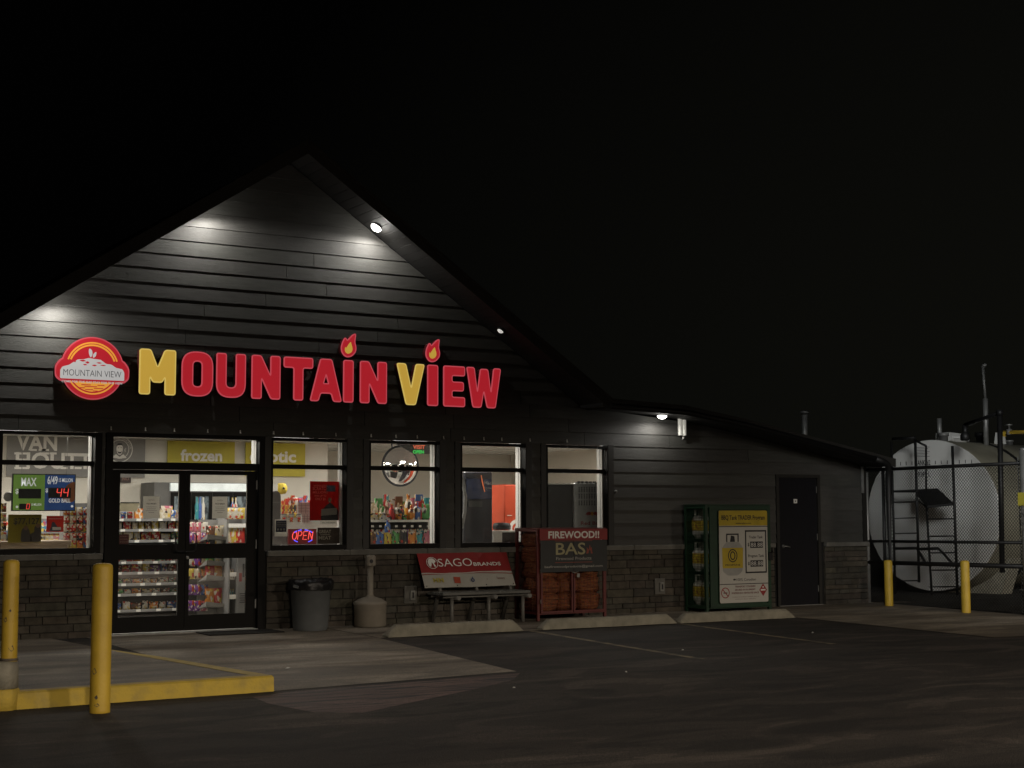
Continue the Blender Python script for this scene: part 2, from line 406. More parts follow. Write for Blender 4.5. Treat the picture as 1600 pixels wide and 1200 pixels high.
# lot and the land out to the horizon: one sheet
mb = MB()
n = mb.add([(-400, -400, -6), (500, -400, -6), (500, -40, gz(-40)), (-400, -40, gz(-40)), (500, 0, 0.0), (-400, 0, 0.0), (500, 600, 0.0), (-400, 600, 0.0)])
for q in ((0, 1, 2, 3), (3, 2, 4, 5), (5, 4, 6, 7)): mb.face([n+i for i in q])
gr = mb.build('asphalt', g_asphalt); tag(gr, kind='structure')
sheet('apron', [(5.30, 0.0), (5.33, -6.16), (8.10, -5.90), (8.50, -1.87), (8.52, 0.0)], 0.004, g_conc)
sheet('walkway', [(8.53, 0.0), (8.51, -1.90), (15.44, -1.98), (15.45, 0.0)], 0.006, g_conc)
sheet('pavement', [(15.46, 0.0), (15.47, -5.71), (19.6, -5.98), (19.6, 0.0)], 0.008, g_conc)
sheet('yard_ground', [(18.9, 0.3), (18.9, -40.0), (60, -40), (60, 40), (18.9, 40)], 0.0, g_dirt) if False else None
mb = MB(); mb.box(18.95, 60, -30, 40, -0.3, 0.004); tag(mb.build('yard', g_yard), kind='structure')
# raised island left of the door, its yellow kerb
mb = MB()
ztop = lambda y: 0.055*min(1, max(0, (-y-1.2)/4.9))+0.010
pts = [(-6, -0.0), (-6, -6.55), (3.06, -6.05), (5.16, -5.98), (5.02, -3.5), (4.86, -0.0)]
n = mb.add([(x, y, ztop(y)) for x, y in pts]); mb.face([n+i for i in range(len(pts))])
isl = mb.build('island', g_conc); tag(isl, kind='structure')
mb = MB()
out = [(-6, -6.72), (3.0, -6.22), (5.34, -6.16), (5.16, -3.5), (4.92, -1.6)]
inn = [(-6, -6.55), (3.06, -6.05), (5.16, -5.98), (5.02, -3.5), (4.90, -1.6)]
def dens(p, k=8):
    r = []
    for a, b in zip(p[:-1], p[1:]):
        for i in range(k): r.append((a[0]+(b[0]-a[0])*i/k, a[1]+(b[1]-a[1])*i/k))
    return r+[p[-1]]
O2, I2 = dens(out), dens(inn); N2 = len(O2); rr = random.Random(3)
jit = [rr.uniform(-0.006, 0.006) for _ in O2]
a = mb.add([(p[0], p[1]+jit[i], gz(p[1])-0.02) for i, p in enumerate(O2)])
b = mb.add([(p[0], p[1]+0.015+jit[i], ztop(p[1])-0.012) for i, p in enumerate(O2)])
c = mb.add([(p[0]*1.0-0.01, p[1]+0.035, ztop(p[1])+0.004) for p in O2])
d = mb.add([(p[0], p[1], ztop(p[1])+0.004) for p in I2])
for i in range(N2-1):
    for u, v in ((a, b), (b, c), (c, d)): mb.face((u+i, u+i+1, v+i+1, v+i))
tag(mb.build('kerb', m_kerbyellow), kind='structure')
# painted bay lines
for x0, y0, x1, y1 in ((10.75, -1.95, 10.52, -5.9), (13.23, -2.0, 13.05, -5.3)):
    mb = MB(); n = mb.add([(x0-.05, y0, gz(y0)+.004), (x1-.05, y1, gz(y1)+.004), (x1+.05, y1, gz(y1)+.004), (x0+.05, y0, gz(y0)+.004)]); mb.face([n, n+1, n+2, n+3])
    tag(mb.build('bay_line', g_line), kind='structure')
# smoother reddish patch in front of the apron
sheet('asphalt_patch', [(5.02, -6.45), (4.98, -6.9), (5.10, -7.6), (5.45, -7.82), (6.0, -7.5), (6.9, -7.0), (7.7, -6.5), (8.05, -6.05), (5.4, -6.28)], 0.0015, g_patch)

# =================================================================== BUILDING
B = thing('store_building', (8.0, 0, 0), 'dark timber clad convenience store with steep front gable and stone base', 'building')
XL, XR, SOFZ, AX = -1.0, 18.85, 6.44, 8.0
SLOPE = 0.6667
def topz(x):
    g = SOFZ-SLOPE*abs(x-AX)
    low = np.interp(x, [12.9, 14.4, 15.6, 18.9], [3.16, 3.10, 2.93, 2.36])
    if x > AX: return max(g, low) if x < 13.2 else low
    return max(g, 3.16)
SILLZ = 1.06
opens = [(4.02, 5.36), (5.50, 7.72), (7.80, 8.90), (9.28, 10.38), (10.76, 11.85), (12.25, 13.35)]   # glass openings
WIN = [(0, 4.215-1.1, 5.36)]
holes = [(2.75, 5.46, 1.06, 2.62), (5.50, 7.70, 0, 2.62), (7.70, 8.98, 1.06, 2.62), (9.18, 10.46, 1.06, 2.62), (10.66, 11.93, 1.06, 2.62), (12.15, 13.44, 1.06, 2.62), (16.78, 17.78, 0, 2.21)]
# --- lap siding: one tapered board per course, cut round the openings and along the rakes
mb = MB(); rs = random.Random(11)
def xlim(z):
    """extent of the wall in x at height z, both sides"""
    if z < 2.36: return [(XL, XR)]
    xs = np.arange(XL, XR+.001, 0.01); ok = [topz(x) > z for x in xs]
    a = None; r = []
    for x, k in zip(xs, ok):
        if k and a is None: a = x
        if not k and a is not None: r.append((a, x)); a = None
    if a is not None: r.append((a, xs[-1]))
    return r
seams = []
k0 = -9
for k in range(-8, 20):
    z0 = 2.603+0.2003*k; z1 = z0+0.2003
    if z1 < SILLZ+.01: continue
    if z0 < SILLZ: z0 = SILLZ
    lo, hi = xlim(z0), xlim(z1)
    for (a, b) in lo:
        A, Bx = a, b
        h = [(p, q) for p, q in hi if p < b and q > a]
        segs = [(a, b)]
        for (u, v, w0, w1) in holes:
            if w0 < z1-.02 and w1 > z0+.02:
                new = []
                for p, q in segs:
                    if v <= p or u >= q: new.append((p, q)); continue
                    if u > p: new.append((p, u))
                    if v < q: new.append((v, q))
                segs = new
        # butt joints
        fin = []
        for p, q in segs:
            x = p; 
            while q-x > 3.9:
                cut = x+rs.uniform(1.4, 3.66); fin.append((x, cut, 1)); x = cut+0.007
            fin.append((x, q, 0))
        for p, q, j in fin:
            if q-p < .03: continue
            t = rs.uniform(0.86, 1.14); mb.c = (t, t*rs.uniform(.98, 1.02), t)
            if not h:
                apex = [(p, z0), (q, z0), (AX, SOFZ)] if SOFZ < z1 and z0 < SOFZ else None
                if not apex: continue
                P = [(p, -.022, z0), (q, -.022, z0), (AX, -.006, SOFZ)]; n = mb.add(P); mb.face((n, n+1, n+2)); n = mb.add([(p, -.022, z0), (q, -.022, z0), (q, 0.0, z0), (p, 0.0, z0)]); mb.face((n+3, n+2, n+1, n)); continue
            hp, hq = min(x for x, _ in h), max(x for _, x in h)
            tp = max(p, hp) if abs(p-a) < .02 else p; tq = min(q, hq) if abs(q-b) < .02 else q
            n = mb.add([(p, -.022, z0), (q, -.022, z0), (tq, -.006, z1), (tp, -.006, z1), (p, 0, z0), (q, 0, z0), (tq, 0, z1), (tp, 0, z1)])
            for f in ((0, 1, 2, 3), (4, 5, 1, 0), (1, 5, 6, 2), (4, 0, 3, 7)): mb.face([n+i for i in f])
mb.build('siding', m_siding, B)
# --- sheathing behind the boards with the openings left free (wall thickness 0.0 .. 0.22)
mb = MB()
xs = sorted({XL, XR}|{h[0] for h in holes}|{h[1] for h in holes})
for a, b in zip(xs[:-1], xs[1:]):
    hh = [h for h in holes if h[0] <= a+.001 and h[1] >= b-.001]
    if hh:
        if hh[0][2] > 0: mb.box(a, b, .004, .22, 0, hh[0][2]-.01)
        mb.box(a, b, .004, .22, hh[0][3], 3.0 if a < 14 else 2.35)
    else: mb.box(a, b, .004, .22, 0, 3.0 if a < 14 else 2.35)
mb.build('wall', m_seam, B)
mb = MB(); P = [(3.1, 3.0), (12.9, 3.0), (13.2, 3.12), (14.4, 3.08), (15.6, 2.91), (18.85, 2.35), (18.85, 2.30), (13.3, 2.30), (13.3, 2.99), (3.1, 2.99)]
n = mb.add([(3.0, .006, 3.0), (13.0, .006, 3.0), (8.0, .006, 6.43)]); mb.face((n, n+1, n+2)); n = mb.add([(13.45, .006, 2.3), (18.85, .006, 2.3), (18.85, .006, 2.34), (15.6, .006, 2.90), (14.4, .006, 3.08), (13.0, .006, 3.14), (13.0, .006, 2.63), (13.45, .006, 2.63)]); mb.face([n+i for i in range(8)])
mb.build('gable_backing', m_seam, B)
# --- stone base: thin ledge stones of uneven length and relief
rs = random.Random(5)
runs = [(XL, 5.48), (7.72, 16.72), (17.84, XR)]
for a, b in runs:
    mb = MB(); mb.box(a+.01, b-.01, -.012, .003, 0, .984); mb.build('mortar_bed', m_mortar, B)
    mb = MB(); z = -0.02
    while z < 0.985:
        hgt = min(rs.choice((.075, .10, .10, .125)), 0.985-z)
        if hgt < .03: break
        x = a
        while x < b-.01:
            w = min(rs.uniform(.18, .55), b-x)
            if b-(x+w) < .1: w = b-x
            t = rs.uniform(.75, 1.22); mb.c = (t*rs.uniform(.95, 1.1), t, t*rs.uniform(.88, 1.0))
            y = -rs.uniform(.030, .042); e = .001
            x0, x1, z0, z1 = x+e, x+w-e, z+e, z+hgt-e
            n = mb.add([(x0, 0, z0), (x1, 0, z0), (x1, 0, z1), (x0, 0, z1), (x0+.006, y, z0+.006), (x1-.006, y+rs.uniform(-.006, .006), z0+.006), (x1-.006, y+rs.uniform(-.006, .006), z1-.006), (x0+.006, y, z1-.006)])
            for f in ((4, 5, 6, 7), (0, 1, 5, 4), (1, 2, 6, 5), (2, 3, 7, 6), (3, 0, 4, 7)): mb.face([n+i for i in f])
            x += w
        z += hgt
    mb.build('stone_base', m_stone, B)

for a, b in runs:
    mb = MB(); x = a
    while x < b-.01:
        w = min(1.22, b-x); mb.bbox(x+.002, x+w-.002, -.085, -.002, .985, 1.058, .008); x += w
    mb.build('sill_course', m_cap, B)
# --- trim: boards round each opening, corner board
mb = MB()
mb.box(XR-.10, XR+.02, -.045, .02, 1.06, 2.35); mb.build('corner_board', m_trim, B)
for x0, x1, z0, z1 in holes[2:6]:
    for p, q in ((x0-.02, x0+.07), (x1-.07, x1+.03)): mb = MB(); mb.box(p, q, -.032, -.001, z0, z1); mb.build('trim_board', m_trim, B)
# --- roofs
def slab(mb, p, q, th, y0, y1):
    """sloping slab between (x,z) p and q, lower face on the line"""
    (xa, za), (xb, zb) = p, q
    return mb.hexa([(xa, y0, za), (xb, y0, zb), (xb, y1, zb), (xa, y1, za), (xa, y0, za+th), (xb, y0, zb+th), (xb, y1, zb+th), (xa, y1, za+th)])
mb = MB()
slab(mb, (2.7, SOFZ-SLOPE*5.3+.03), (8.0, SOFZ+.03), .16, -.62, 9.0); slab(mb, (8.0, SOFZ+.03), (12.98, SOFZ-SLOPE*4.98+.03), .16, -.62, 9.0)
low = [(12.85, 3.18), (14.4, 3.12), (15.6, 2.95), (18.95, 2.36)]
for p, q in zip(low[:-1], low[1:]): slab(mb, p, q, .10, -.60, 9.0)
mb.build('roof', m_asphalt_roof, B)
mb = MB()
slab(mb, (2.68, SOFZ-SLOPE*5.32+.005), (8.0, SOFZ+.005), .20, -.66, -.622); slab(mb, (8.0, SOFZ+.005), (12.99, SOFZ-SLOPE*4.99+.005), .20, -.66, -.622)
slab(mb, (8.0, SOFZ-.03+.17), (13.02, SOFZ-SLOPE*5.02+.14), .05, -.675, -.661)
for p, q in zip(low[:-1], low[1:]): slab(mb, (p[0], p[1]-.02), (q[0], q[1]-.02), .14, -.645, -.602)
mb.build('fascia', m_fascia, B)
mb = MB()
def planks(p, q):
    L = math.hypot(q[0]-p[0], q[1]-p[1]); n = int(L/.15); dx = ((q[0]-p[0])/n, (q[1]-p[1])/n)
    for i in range(n):
        f = .004/(L/n)
        a = (p[0]+dx[0]*(i+f), p[1]+dx[1]*(i+f)-.012); b = (p[0]+dx[0]*(i+1-f), p[1]+dx[1]*(i+1-f)-.012)
        slab(mb, a, b, .008, -.618, -.026)
planks((2.75, SOFZ-SLOPE*5.25+.024), (8.0, SOFZ+.024)); planks((8.0, SOFZ+.024), (12.9, SOFZ-SLOPE*4.9+.024))
for p, q in zip(low[:-1], low[1:]): planks(p, q)
mb.build('soffit', m_soffit, B)
mb = MB()
mb.tube([(12.95, -.70, 3.17), (14.4, -.70, 3.12), (15.6, -.70, 2.96), (18.45, -.70, 2.46)], .045, 10)
mb.build('gutter', m_dkmetal, B)
mb = MB(); mb.tube([(18.40, -.70, 2.47), (18.62, -.69, 2.42), (18.73, -.67, 2.37), (18.785, -.64, 2.28), (18.80, -.61, 2.16), (18.80, -.60, 1.9), (18.80, -.60, .0)], .055, 12); mb.build('downpipe', m_dkmetal, B)
mb = MB(); mb.box(18.70, 18.75, -.075, -.047, 1.9, 2.36); mb.build('conduit', m_galv, B)

# --- interior shell
mb = MB(); mb.box(-1, 16.4, .22, 8.2, -.06, .006); mb.build('interior_floor', m_floor, B)
mb = MB(); mb.box(-1, 16.4, .22, 8.2, 2.80, 2.88)
mb.build('ceiling', m_ceil, B)
mb = MB(); mb.box(-1, 10.75, 5.0, 5.12, .006, 2.80); mb.box(10.75, 10.87, 5.0, 8.0, .006, 2.80); mb.box(10.87, 16.4, 7.9, 8.02, .006, 2.80); mb.box(16.4, 16.52, .22, 8.02, .006, 2.80)
mb.box(-1.1, -1, .22, 5, .006, 2.8)
for a, b in zip(xs[:-1], xs[1:]):
    if b > 16.4: continue
    hh = [h for h in holes if h[0] <= a+.001 and h[1] >= b-.001]
    if hh:
        if hh[0][2] > 0: mb.box(a, b, .222, .24, 0.006, hh[0][2])
        mb.box(a, b, .222, .24, hh[0][3], 2.8)
    else: mb.box(a, b, .222, .24, 0.006, 2.8)
mb.build('interior_wall', m_beige, B)
mb = MB()
for i in range(30):
    for y in np.arange(.84, 8, .6): pass
for x in np.arange(-.4, 16.4, .61): mb.box(x-.012, x+.012, .24, 7.9, 2.792, 2.801)
for y in np.arange(.85, 7.9, 1.22): mb.box(-1, 16.4, y-.012, y+.012, 2.788, 2.7915)
mb.build('ceiling_grid', m_white, B)

# --- windows: black storefront frames with white inner reveals
def window(x0, x1, z0=1.10, z1=2.60, glass=True):
    """x0..x1 daylight opening seen from outside (glass set back 0.1)"""
    xr = x1+.065
    w = MB()
    w.box(x0-.09, x0, -.03, .16, z0-.035, z1); w.box(xr, xr+.09, -.03, .16, z0-.035, z1)
    w.box(x0, xr, -.03, .16, z0-.035, 1.128); w.box(x0, xr, -.03, .16, 2.560, z1)
    w.box(x0, xr, .03, .15, 2.176, 2.236)
    fr = w.build('window', m_frame, B)
    g = MB()
    for a, b in ((1.128, 2.176), (2.236, 2.560)): g.box(x0+.002, xr-.002, .098, .104, a+.002, b-.002)
    g.build('pane', m_glass, fr)
    g = MB(); g.box(xr-.012, xr-.001, .108, .148, 1.13, 2.174); g.box(xr-.012, xr-.001, .108, .148, 2.238, 2.558)
    g.box(xr-.014, xr-.001, .162, .24, 1.10, 2.60); g.box(x0+.001, x0+.014, .162, .24, 1.10, 2.60); g.box(x0, xr, .162, .24, 1.08, 1.10)
    g.build('reveal', m_white, fr)
    return fr
window(2.86, 3.96); window(4.215, 5.30)
for a, b in ((7.801, 8.835), (9.278, 10.315), (10.762, 11.787), (12.253, 13.286)): window(a, b)

# --- entrance: double door with transom
E = MB(); E.box(5.51, 5.60, -.03, .14, .0, 2.61); E.box(7.60, 7.70, -.03, .14, .0, 2.61); E.box(5.60, 7.60, -.03, .14, 2.56, 2.61); E.box(5.60, 7.60, .0, .13, 2.14, 2.236)
ent = E.build('door_frame', m_frame, B)
g = MB(); g.box(5.602, 7.598, .06, .066, 2.238, 2.558); g.build('pane', m_glass, ent)
g = MB(); g.box(7.588, 7.599, .068, .128, 2.238, 2.558); g.box(7.588, 7.599, .142, .24, 2.24, 2.6); g.build('reveal', m_white, ent)
g = MB(); g.bbox(5.60, 7.60, -.05, .13, .0, .022, .004); g.build('threshold', m_galv, ent)
def leaf(x0, x1, gx0, gx1, hx, s):
    y0, y1 = .03, .075
    L = MB(); L.box(x0, gx0, y0, y1, .03, 2.135); L.box(gx1, x1, y0, y1, .03, 2.135)
    for a, b in ((.03, .232), (.966, 1.165), (2.08, 2.135)): L.box(gx0, gx1, y0, y1, a, b)
    d = L.build('door', m_frame, B)
    g = MB(); g.box(gx0+.002, gx1-.002, .05, .056, .234, .964); g.box(gx0+.002, gx1-.002, .05, .056, 1.167, 2.078); g.build('pane', m_glass, d)
    h = MB(); pts = [(hx, .03, 1.30), (hx, -.035, 1.30), (hx, -.05, 1.27), (hx, -.05, 1.09), (hx+s*.03, -.05, 1.065), (hx+s*.15, -.05, 1.06), (hx+s*.15, .03, 1.06)]
    h.tube(pts, .011, 8); h.build('handle', m_dkmetal, d)
    return d
d1 = leaf(5.605, 6.595, 5.715, 6.505, 6.44, 1)
d2 = leaf(6.602, 7.595, 6.655, 7.455, 6.72, -1)
g = MB(); g.lathe([(.022, 0), (.022, .02), (.012, .024)], (6.625, .03, .985), 12, 'Y')
for i in range(len(g.v)): v = g.v[i]; g.v[i] = (v[0], .06-v[1], v[2])
g.build('lock', m_galv, d2)
for z in (.35, 1.15, 1.95):
    g = MB(); g.box(7.578, 7.592, .012, .029, z-.06, z+.06); g.build('hinge', m_galv, d2)

# --- steel service door on the right
mb = MB(); mb.box(16.79, 16.85, -.03, .1, 0, 2.205); mb.box(17.71, 17.77, -.03, .1, 0, 2.205); mb.box(16.85, 17.71, -.03, .1, 2.15, 2.205)
sf = mb.build('service_door_frame', m_trim, B)
m_sdoor = mat('service_door_paint', (0.008, 0.008, 0.011), .55, var=.1, spec=.2)
mb = MB(); mb.box(16.855, 17.705, .0, .05, .02, 2.145); sd = mb.build('service_door', m_sdoor, B)
mb = MB(); mb.lathe([(.03, 0), (.03, .012), (.012, .02), (.012, .045), (.001, .046)], (16.94, 0, 1.0), 14, 'Y')
for i in range(len(mb.v)): v = mb.v[i]; mb.v[i] = (v[0], -v[1], v[2])
mb.tube([(16.94, -.04, 1.0), (17.0, -.045, .998), (17.06, -.04, .985)], .009, 8); mb.build('handle', m_galv, sd)
mb = MB(); mb.box(17.19, 17.27, -.003, -.0005, 1.72, 1.79); sg = mb.build('door_plate', m_wprint, sd)
mb = MB(); mb.poly([circ(17.23, 1.755, .012, 12)], (0, -.0032, 0), depth=.001); mb.build('viewer', m_text, sg)
for z in (.28, 1.15, 1.95):
    mb = MB(); mb.box(17.70, 17.716, -.012, -.001, z-.055, z+.055); mb.build('hinge', m_galv, sd)
mb = MB(); mb.box(16.80, 17.76, -.06, .05, 0, .018); mb.build('threshold', m_galv, sf)

# --- recessed lamps in the rake soffits and in the eave
def soffit_lamp(x, z, nx, on, label, power=14, y=-.31, warm=(1, .97, .90), gl=1.0):
    t = thing('soffit_lamp', (x, y, z), label, 'lamp', 'round lamps under the eaves')
    a = math.atan(SLOPE)*nx
    mb = MB(); mb.lathe([(.048, -.02), (.062, -.018), (.068, -.004), (.066, .01)], (0, 0, 0), 20)
    r = place('trim_ring', mb.mesh('trim_ring', m_dkmetal), parent=t); r.rotation_euler = (0, a, 0)
    mb = MB(); mb.lathe([(.001, -.050), (.022, -.046), (.040, -.034), (.048, -.019)], (0, 0, 0), 20)
    lm = mat('lamp_lens_on', (.8, .8, .8), .3, emit=(1, .97, .9), estr=9.0) if on == 1 else mat('lamp_lens_dim', (.8, .8, .78), .3, emit=(1, .97, .9), estr=.5)
    l = place('lens', mb.mesh('lens', lm), parent=t); l.scale = (gl, gl, gl); l.location = (0, 0, .10 if nx == -1 else 0); r.location = (0, 0, .06 if nx == -1 else 0); l.rotation_euler = (0, a, 0)
    if on == 1:
        ld = bpy.data.lights.new('soffit_lamp_light', 'SPOT'); ld.energy = power*4.0; ld.spot_size = rad(179.5); ld.spot_blend = .40
        l2 = bpy.data.lights.new('soffit_lamp_glow', 'POINT'); l2.energy = power*.55; l2.shadow_soft_size = .05; l2.color = warm; o2 = bpy.data.objects.new('soffit_lamp_glow', l2); COL.objects.link(o2); o2.parent = t; o2.location = (0, -.01, -.055*gl-.06)
        ld.shadow_soft_size = .03; ld.color = warm
        lo = bpy.data.objects.new('soffit_lamp_light', ld); COL.objects.link(lo); lo.parent = t; lo.location = (0, -.01, -.055*gl-.05)
        lo.rotation_euler = (Vector((-.10*nx, .12, -1))).to_track_quat('-Z', 'Y').to_euler()
def sz(x): return SOFZ-SLOPE*abs(x-AX)-.0
soffit_lamp(4.78, sz(4.78), -1, 1, 'lamp low under the left slope of the gable, above the round sign', 9)
soffit_lamp(6.78, sz(6.78), -1, 1, 'lamp high under the left slope of the gable', 9)
soffit_lamp(9.22, sz(9.22), 1, 1, 'bright lamp high under the right slope of the gable', 9, gl=1.7)
soffit_lamp(11.26, sz(11.26), 1, 0, 'small pale unlit lamp low under the right slope, above the last letters', 0)
soffit_lamp(14.22, 3.115, .05, 1, 'lit lamp under the low eave beside the wall light', 3.4, y=-.30, gl=1.6)

# --- low roof fittings

# =================================================================== SIGNS ON THE GABLE
m_sred = lit('sign_red', (166, 30, 40), .92); m_srim = lit('sign_rim', (182, 70, 80), .92); m_syel = lit('sign_yellow', (186, 150, 60), .92); m_syrim = lit('sign_yellow_rim', (202, 176, 92), .92)
m_swhite = lit('sign_white', (172, 170, 168), .92); m_sdark = mat('sign_return', (.10, .012, .014), .5)
m_sorange = lit('sign_orange', (206, 140, 52)); m_sink = mat('sign_ink', (.02, .016, .03), .6)
GL = {
 'M': [[(0,0),(.29,0),(.29,.40),(.37,.27),(.63,.27),(.71,.40),(.71,0),(1,0),(1,1),(.70,1),(.5,.60),(.30,1),(0,1)]],
 'O': None, 'U': None,
 'N': [[(0,0),(.34,0),(.34,.48),(.68,0),(1,0),(1,1),(.66,1),(.66,.53),(.32,1),(0,1)]],
 'T': [[(.34,0),(.66,0),(.66,.76),(1,.76),(1,1),(0,1),(0,.76),(.34,.76)]],
 'A': [[(0,0),(.26,0),(.33,.19),(.67,.19),(.74,0),(1,0),(.68,1),(.32,1)],[(.42,.42),(.58,.42),(.5,.63)]],
 'I': [[(0,0),(1,0),(1,1),(0,1)]],
 'V': [[(.34,0),(.68,0),(1,1),(.69,1),(.52,.40),(.32,1),(0,1)]],
 'E': [[(0,0),(1,0),(1,.23),(.40,.23),(.40,.39),(.94,.39),(.94,.61),(.40,.61),(.40,.77),(1,.77),(1,1),(0,1)]],
 'W': [[(.18,0),(.42,0),(.50,.42),(.60,0),(.84,0),(1,1),(.79,1),(.71,.38),(.62,.97),(.40,.97),(.31,.38),(.22,1),(0,1)]],
}
def glyph(ch, w, h):
    if ch == 'O': return [rnd_poly([(0,0),(w,0),(w,h),(0,h)], w*.46, 8), rnd_poly([(w*.35,h*.21),(w*.65,h*.21),(w*.65,h*.79),(w*.35,h*.79)], w*.149, 6)]
    if ch == 'U': return [rnd_poly([(0,0,w*.46),(w,0,w*.46),(w,h,.03),(w*.67,h,.03),(w*.67,h*.22,w*.16),(w*.33,h*.22,w*.16),(w*.33,h,.03),(0,h,.03)], .03, 7)]
    return [rnd_poly([(x*w, y*h) for x, y in l], .032 if i == 0 else .008, 4) for i, l in enumerate(GL[ch])]
SG = thing('store_sign', (8.6, -.02, 3.12), 'large red and yellow channel letters spelling MOUNTAIN VIEW on the gable', 'sign')
YS = -.03
def channel(loops, x, z, face, rim, name, slant=0):
    b = MB(); b.poly([offs(l, .004*(1 if i == 0 else -1)) for i, l in enumerate(loops)], (x, YS, z), depth=.085); L = b.build(name, m_sdark, SG)
    b = MB(); b.poly([offs(l, .006*(1 if i == 0 else -1)) for i, l in enumerate(loops)], (x, YS, z), depth=.094, back=.086); b.build('edge_trim', rim, L)
    b = MB(); b.poly([offs(l, -.011*(1 if i == 0 else -1)) for i, l in enumerate(loops)], (x, YS, z), depth=.098, back=.0945); b.build('face', face, L)
    return L
for ch, x0, x1 in (('M',5.893,6.374),('O',6.462,6.886),('U',6.940,7.347),('N',7.439,7.848),('T',7.904,8.332),('A',8.294,8.770),('I',8.799,8.948),('N',9.057,9.470),('V',9.633,10.078),('I',10.131,10.300),('E',10.395,10.749),('W',10.781,11.363)):
    yel = (ch == 'M' or ch == 'V')
    channel(glyph(ch, x1-x0, .588), x0, 3.117, m_syel if yel else m_sred, m_syrim if yel else m_srim, 'letter')
FL = [(.10,0),(.16,.02),(.215,.09),(.22,.16),(.20,.22),(.205,.28),(.215,.36),(.17,.34),(.125,.29),(.085,.245),(.07,.285),(.05,.28),(.02,.22),(0,.14),(.01,.07),(.05,.015)]
FI = [(.105,.05),(.145,.07),(.165,.11),(.16,.16),(.145,.20),(.14,.235),(.11,.20),(.09,.165),(.068,.13),(.06,.155),(.05,.12),(.055,.08),(.08,.055)]
for x in (8.757, 10.098):
    L = channel([rnd_poly([(a*1.06, c*.95) for a, c in FL], .03, 3)], x, 3.750, m_sred, m_srim, 'flame')
    b = MB(); b.poly([rnd_poly([(a*1.06, c*.95) for a, c in FI], .02, 3)], (x, YS, 3.750), depth=.101, back=.0985); b.build('flame_core', m_syel, L)

LG = thing('round_sign', (5.28, -.02, 3.0), 'round red and yellow emblem sign with a white mountain and banner text', 'sign')
cx, cz, R0 = 5.281, 3.418, .400
outl = []
for i in range(96):
    a = 2*math.pi*i/96; x, z = R0*math.cos(a), R0*math.sin(a); outl.append((x, z))
def emblem(dr):
    R = R0+dr; wx = .475+dr; za, zb = .115+dr, -.175-dr
    pts = []
    aa = math.asin(min(.99, za/R)); ab = math.asin(max(-.99, zb/R))
    for i in range(25): a = aa+(math.pi-2*aa)*i/24; pts.append((R*math.cos(a), R*math.sin(a)))
    pts += rnd_poly([(-R*math.cos(aa), za, .01), (-wx+.06, za-.02, .05), (-wx, za-.10, .06), (-wx+.005, zb+.05, .06), (-wx+.07, zb, .05), (-R*math.cos(ab), zb, .01)], .02)[6:-6]
    for i in range(25): a = math.pi-ab+(math.pi+2*ab)*i/24; pts.append((R*math.cos(a), R*math.sin(a)))
    pts += rnd_poly([(R*math.cos(ab), zb, .01), (wx-.07, zb, .05), (wx-.005, zb+.05, .06), (wx, za-.10, .06), (wx-.06, za-.02, .05), (R*math.cos(aa), za, .01)], .02)[6:-6]
    return pts
b = MB(); b.poly([emblem(0)], (cx, YS, cz), depth=.088); b.build('body', m_sdark, LG)
b = MB(); b.poly([emblem(.004)], (cx, YS, cz), depth=.094, back=.0885); b.build('edge_trim', m_srim, LG)
b = MB(); b.poly([emblem(-.012)], (cx, YS, cz), depth=.097, back=.0945); b.build('face', m_sred, LG)
def arc_band(r0, r1, a0, a1, n=28): return [(r1*math.cos(rad(a0+(a1-a0)*i/n)), r1*math.sin(rad(a0+(a1-a0)*i/n))) for i in range(n+1)]+[(r0*math.cos(rad(a1-(a1-a0)*i/n)), r0*math.sin(rad(a1-(a1-a0)*i/n))) for i in range(n+1)]
b = MB(); b.poly([arc_band(.318, .338, 18, 162)], (cx, YS, cz), depth=.0985); b.poly([arc_band(.286, .308, 20, 160)], (cx, YS, cz), depth=.0985)
b.poly([arc_band(.318, .338, 212, 328)], (cx, YS, cz), depth=.0985)
seg = [(.30*math.cos(rad(216+108*i/30)), .30*math.sin(rad(216+108*i/30))) for i in range(31)]
b.poly([seg], (cx, YS, cz), depth=.0985); b.build('gold_bands', m_sorange, LG)
b = MB()
mt = [(-.41,-.145),(.41,-.145),(.41,-.04),(.385,.005),(.30,.02),(.24,.06),(.17,.065),(.10,.115),(.03,.12),(-.05,.13),(-.12,.11),(-.19,.105),(-.26,.06),(-.30,.03),(-.385,.005),(-.41,-.04)]
b.poly([rnd_poly(mt, .015, 3)], (cx, YS, cz), depth=.0995)
b.poly([rnd_poly([(-.03,.13),(-.055,.19),(-.05,.26),(-.01,.23),(-.005,.17)], .03, 4)], (cx, YS, cz), depth=.0995); b.poly([rnd_poly([(0,.14),(.0,.18),(.045,.225),(.04,.16),(.012,.135)], .03, 4)], (cx, YS, cz), depth=.0995)
b.text('COME FOR THE GAS STAY FOR THE VIEW', (cx, YS-.0995, cz-.193), .026, width=.78, bold=.02)
b.build('mountain', m_swhite, LG)
b = MB(); b.text('MOUNTAIN VIEW', (cx, YS-.1005, cz-.105), .082, width=.74, bold=-.012)
b.build('lettering', m_sink, LG)
b = MB()
for x, z, w, h in ((-.23,.085,.035,.022),(-.13,.095,.09,.016),(-.07,.075,.06,.02),(.08,.075,.08,.012),(.13,.045,.09,.01),(-.10,.045,.06,.012),(.02,.04,.07,.014)):
    b.poly([rnd_poly([(x-w/2, z), (x, z-h), (x+w/2, z-h*.3), (x+w*.1, z+h*.7)], .01)], (cx, YS, cz), depth=.1005)
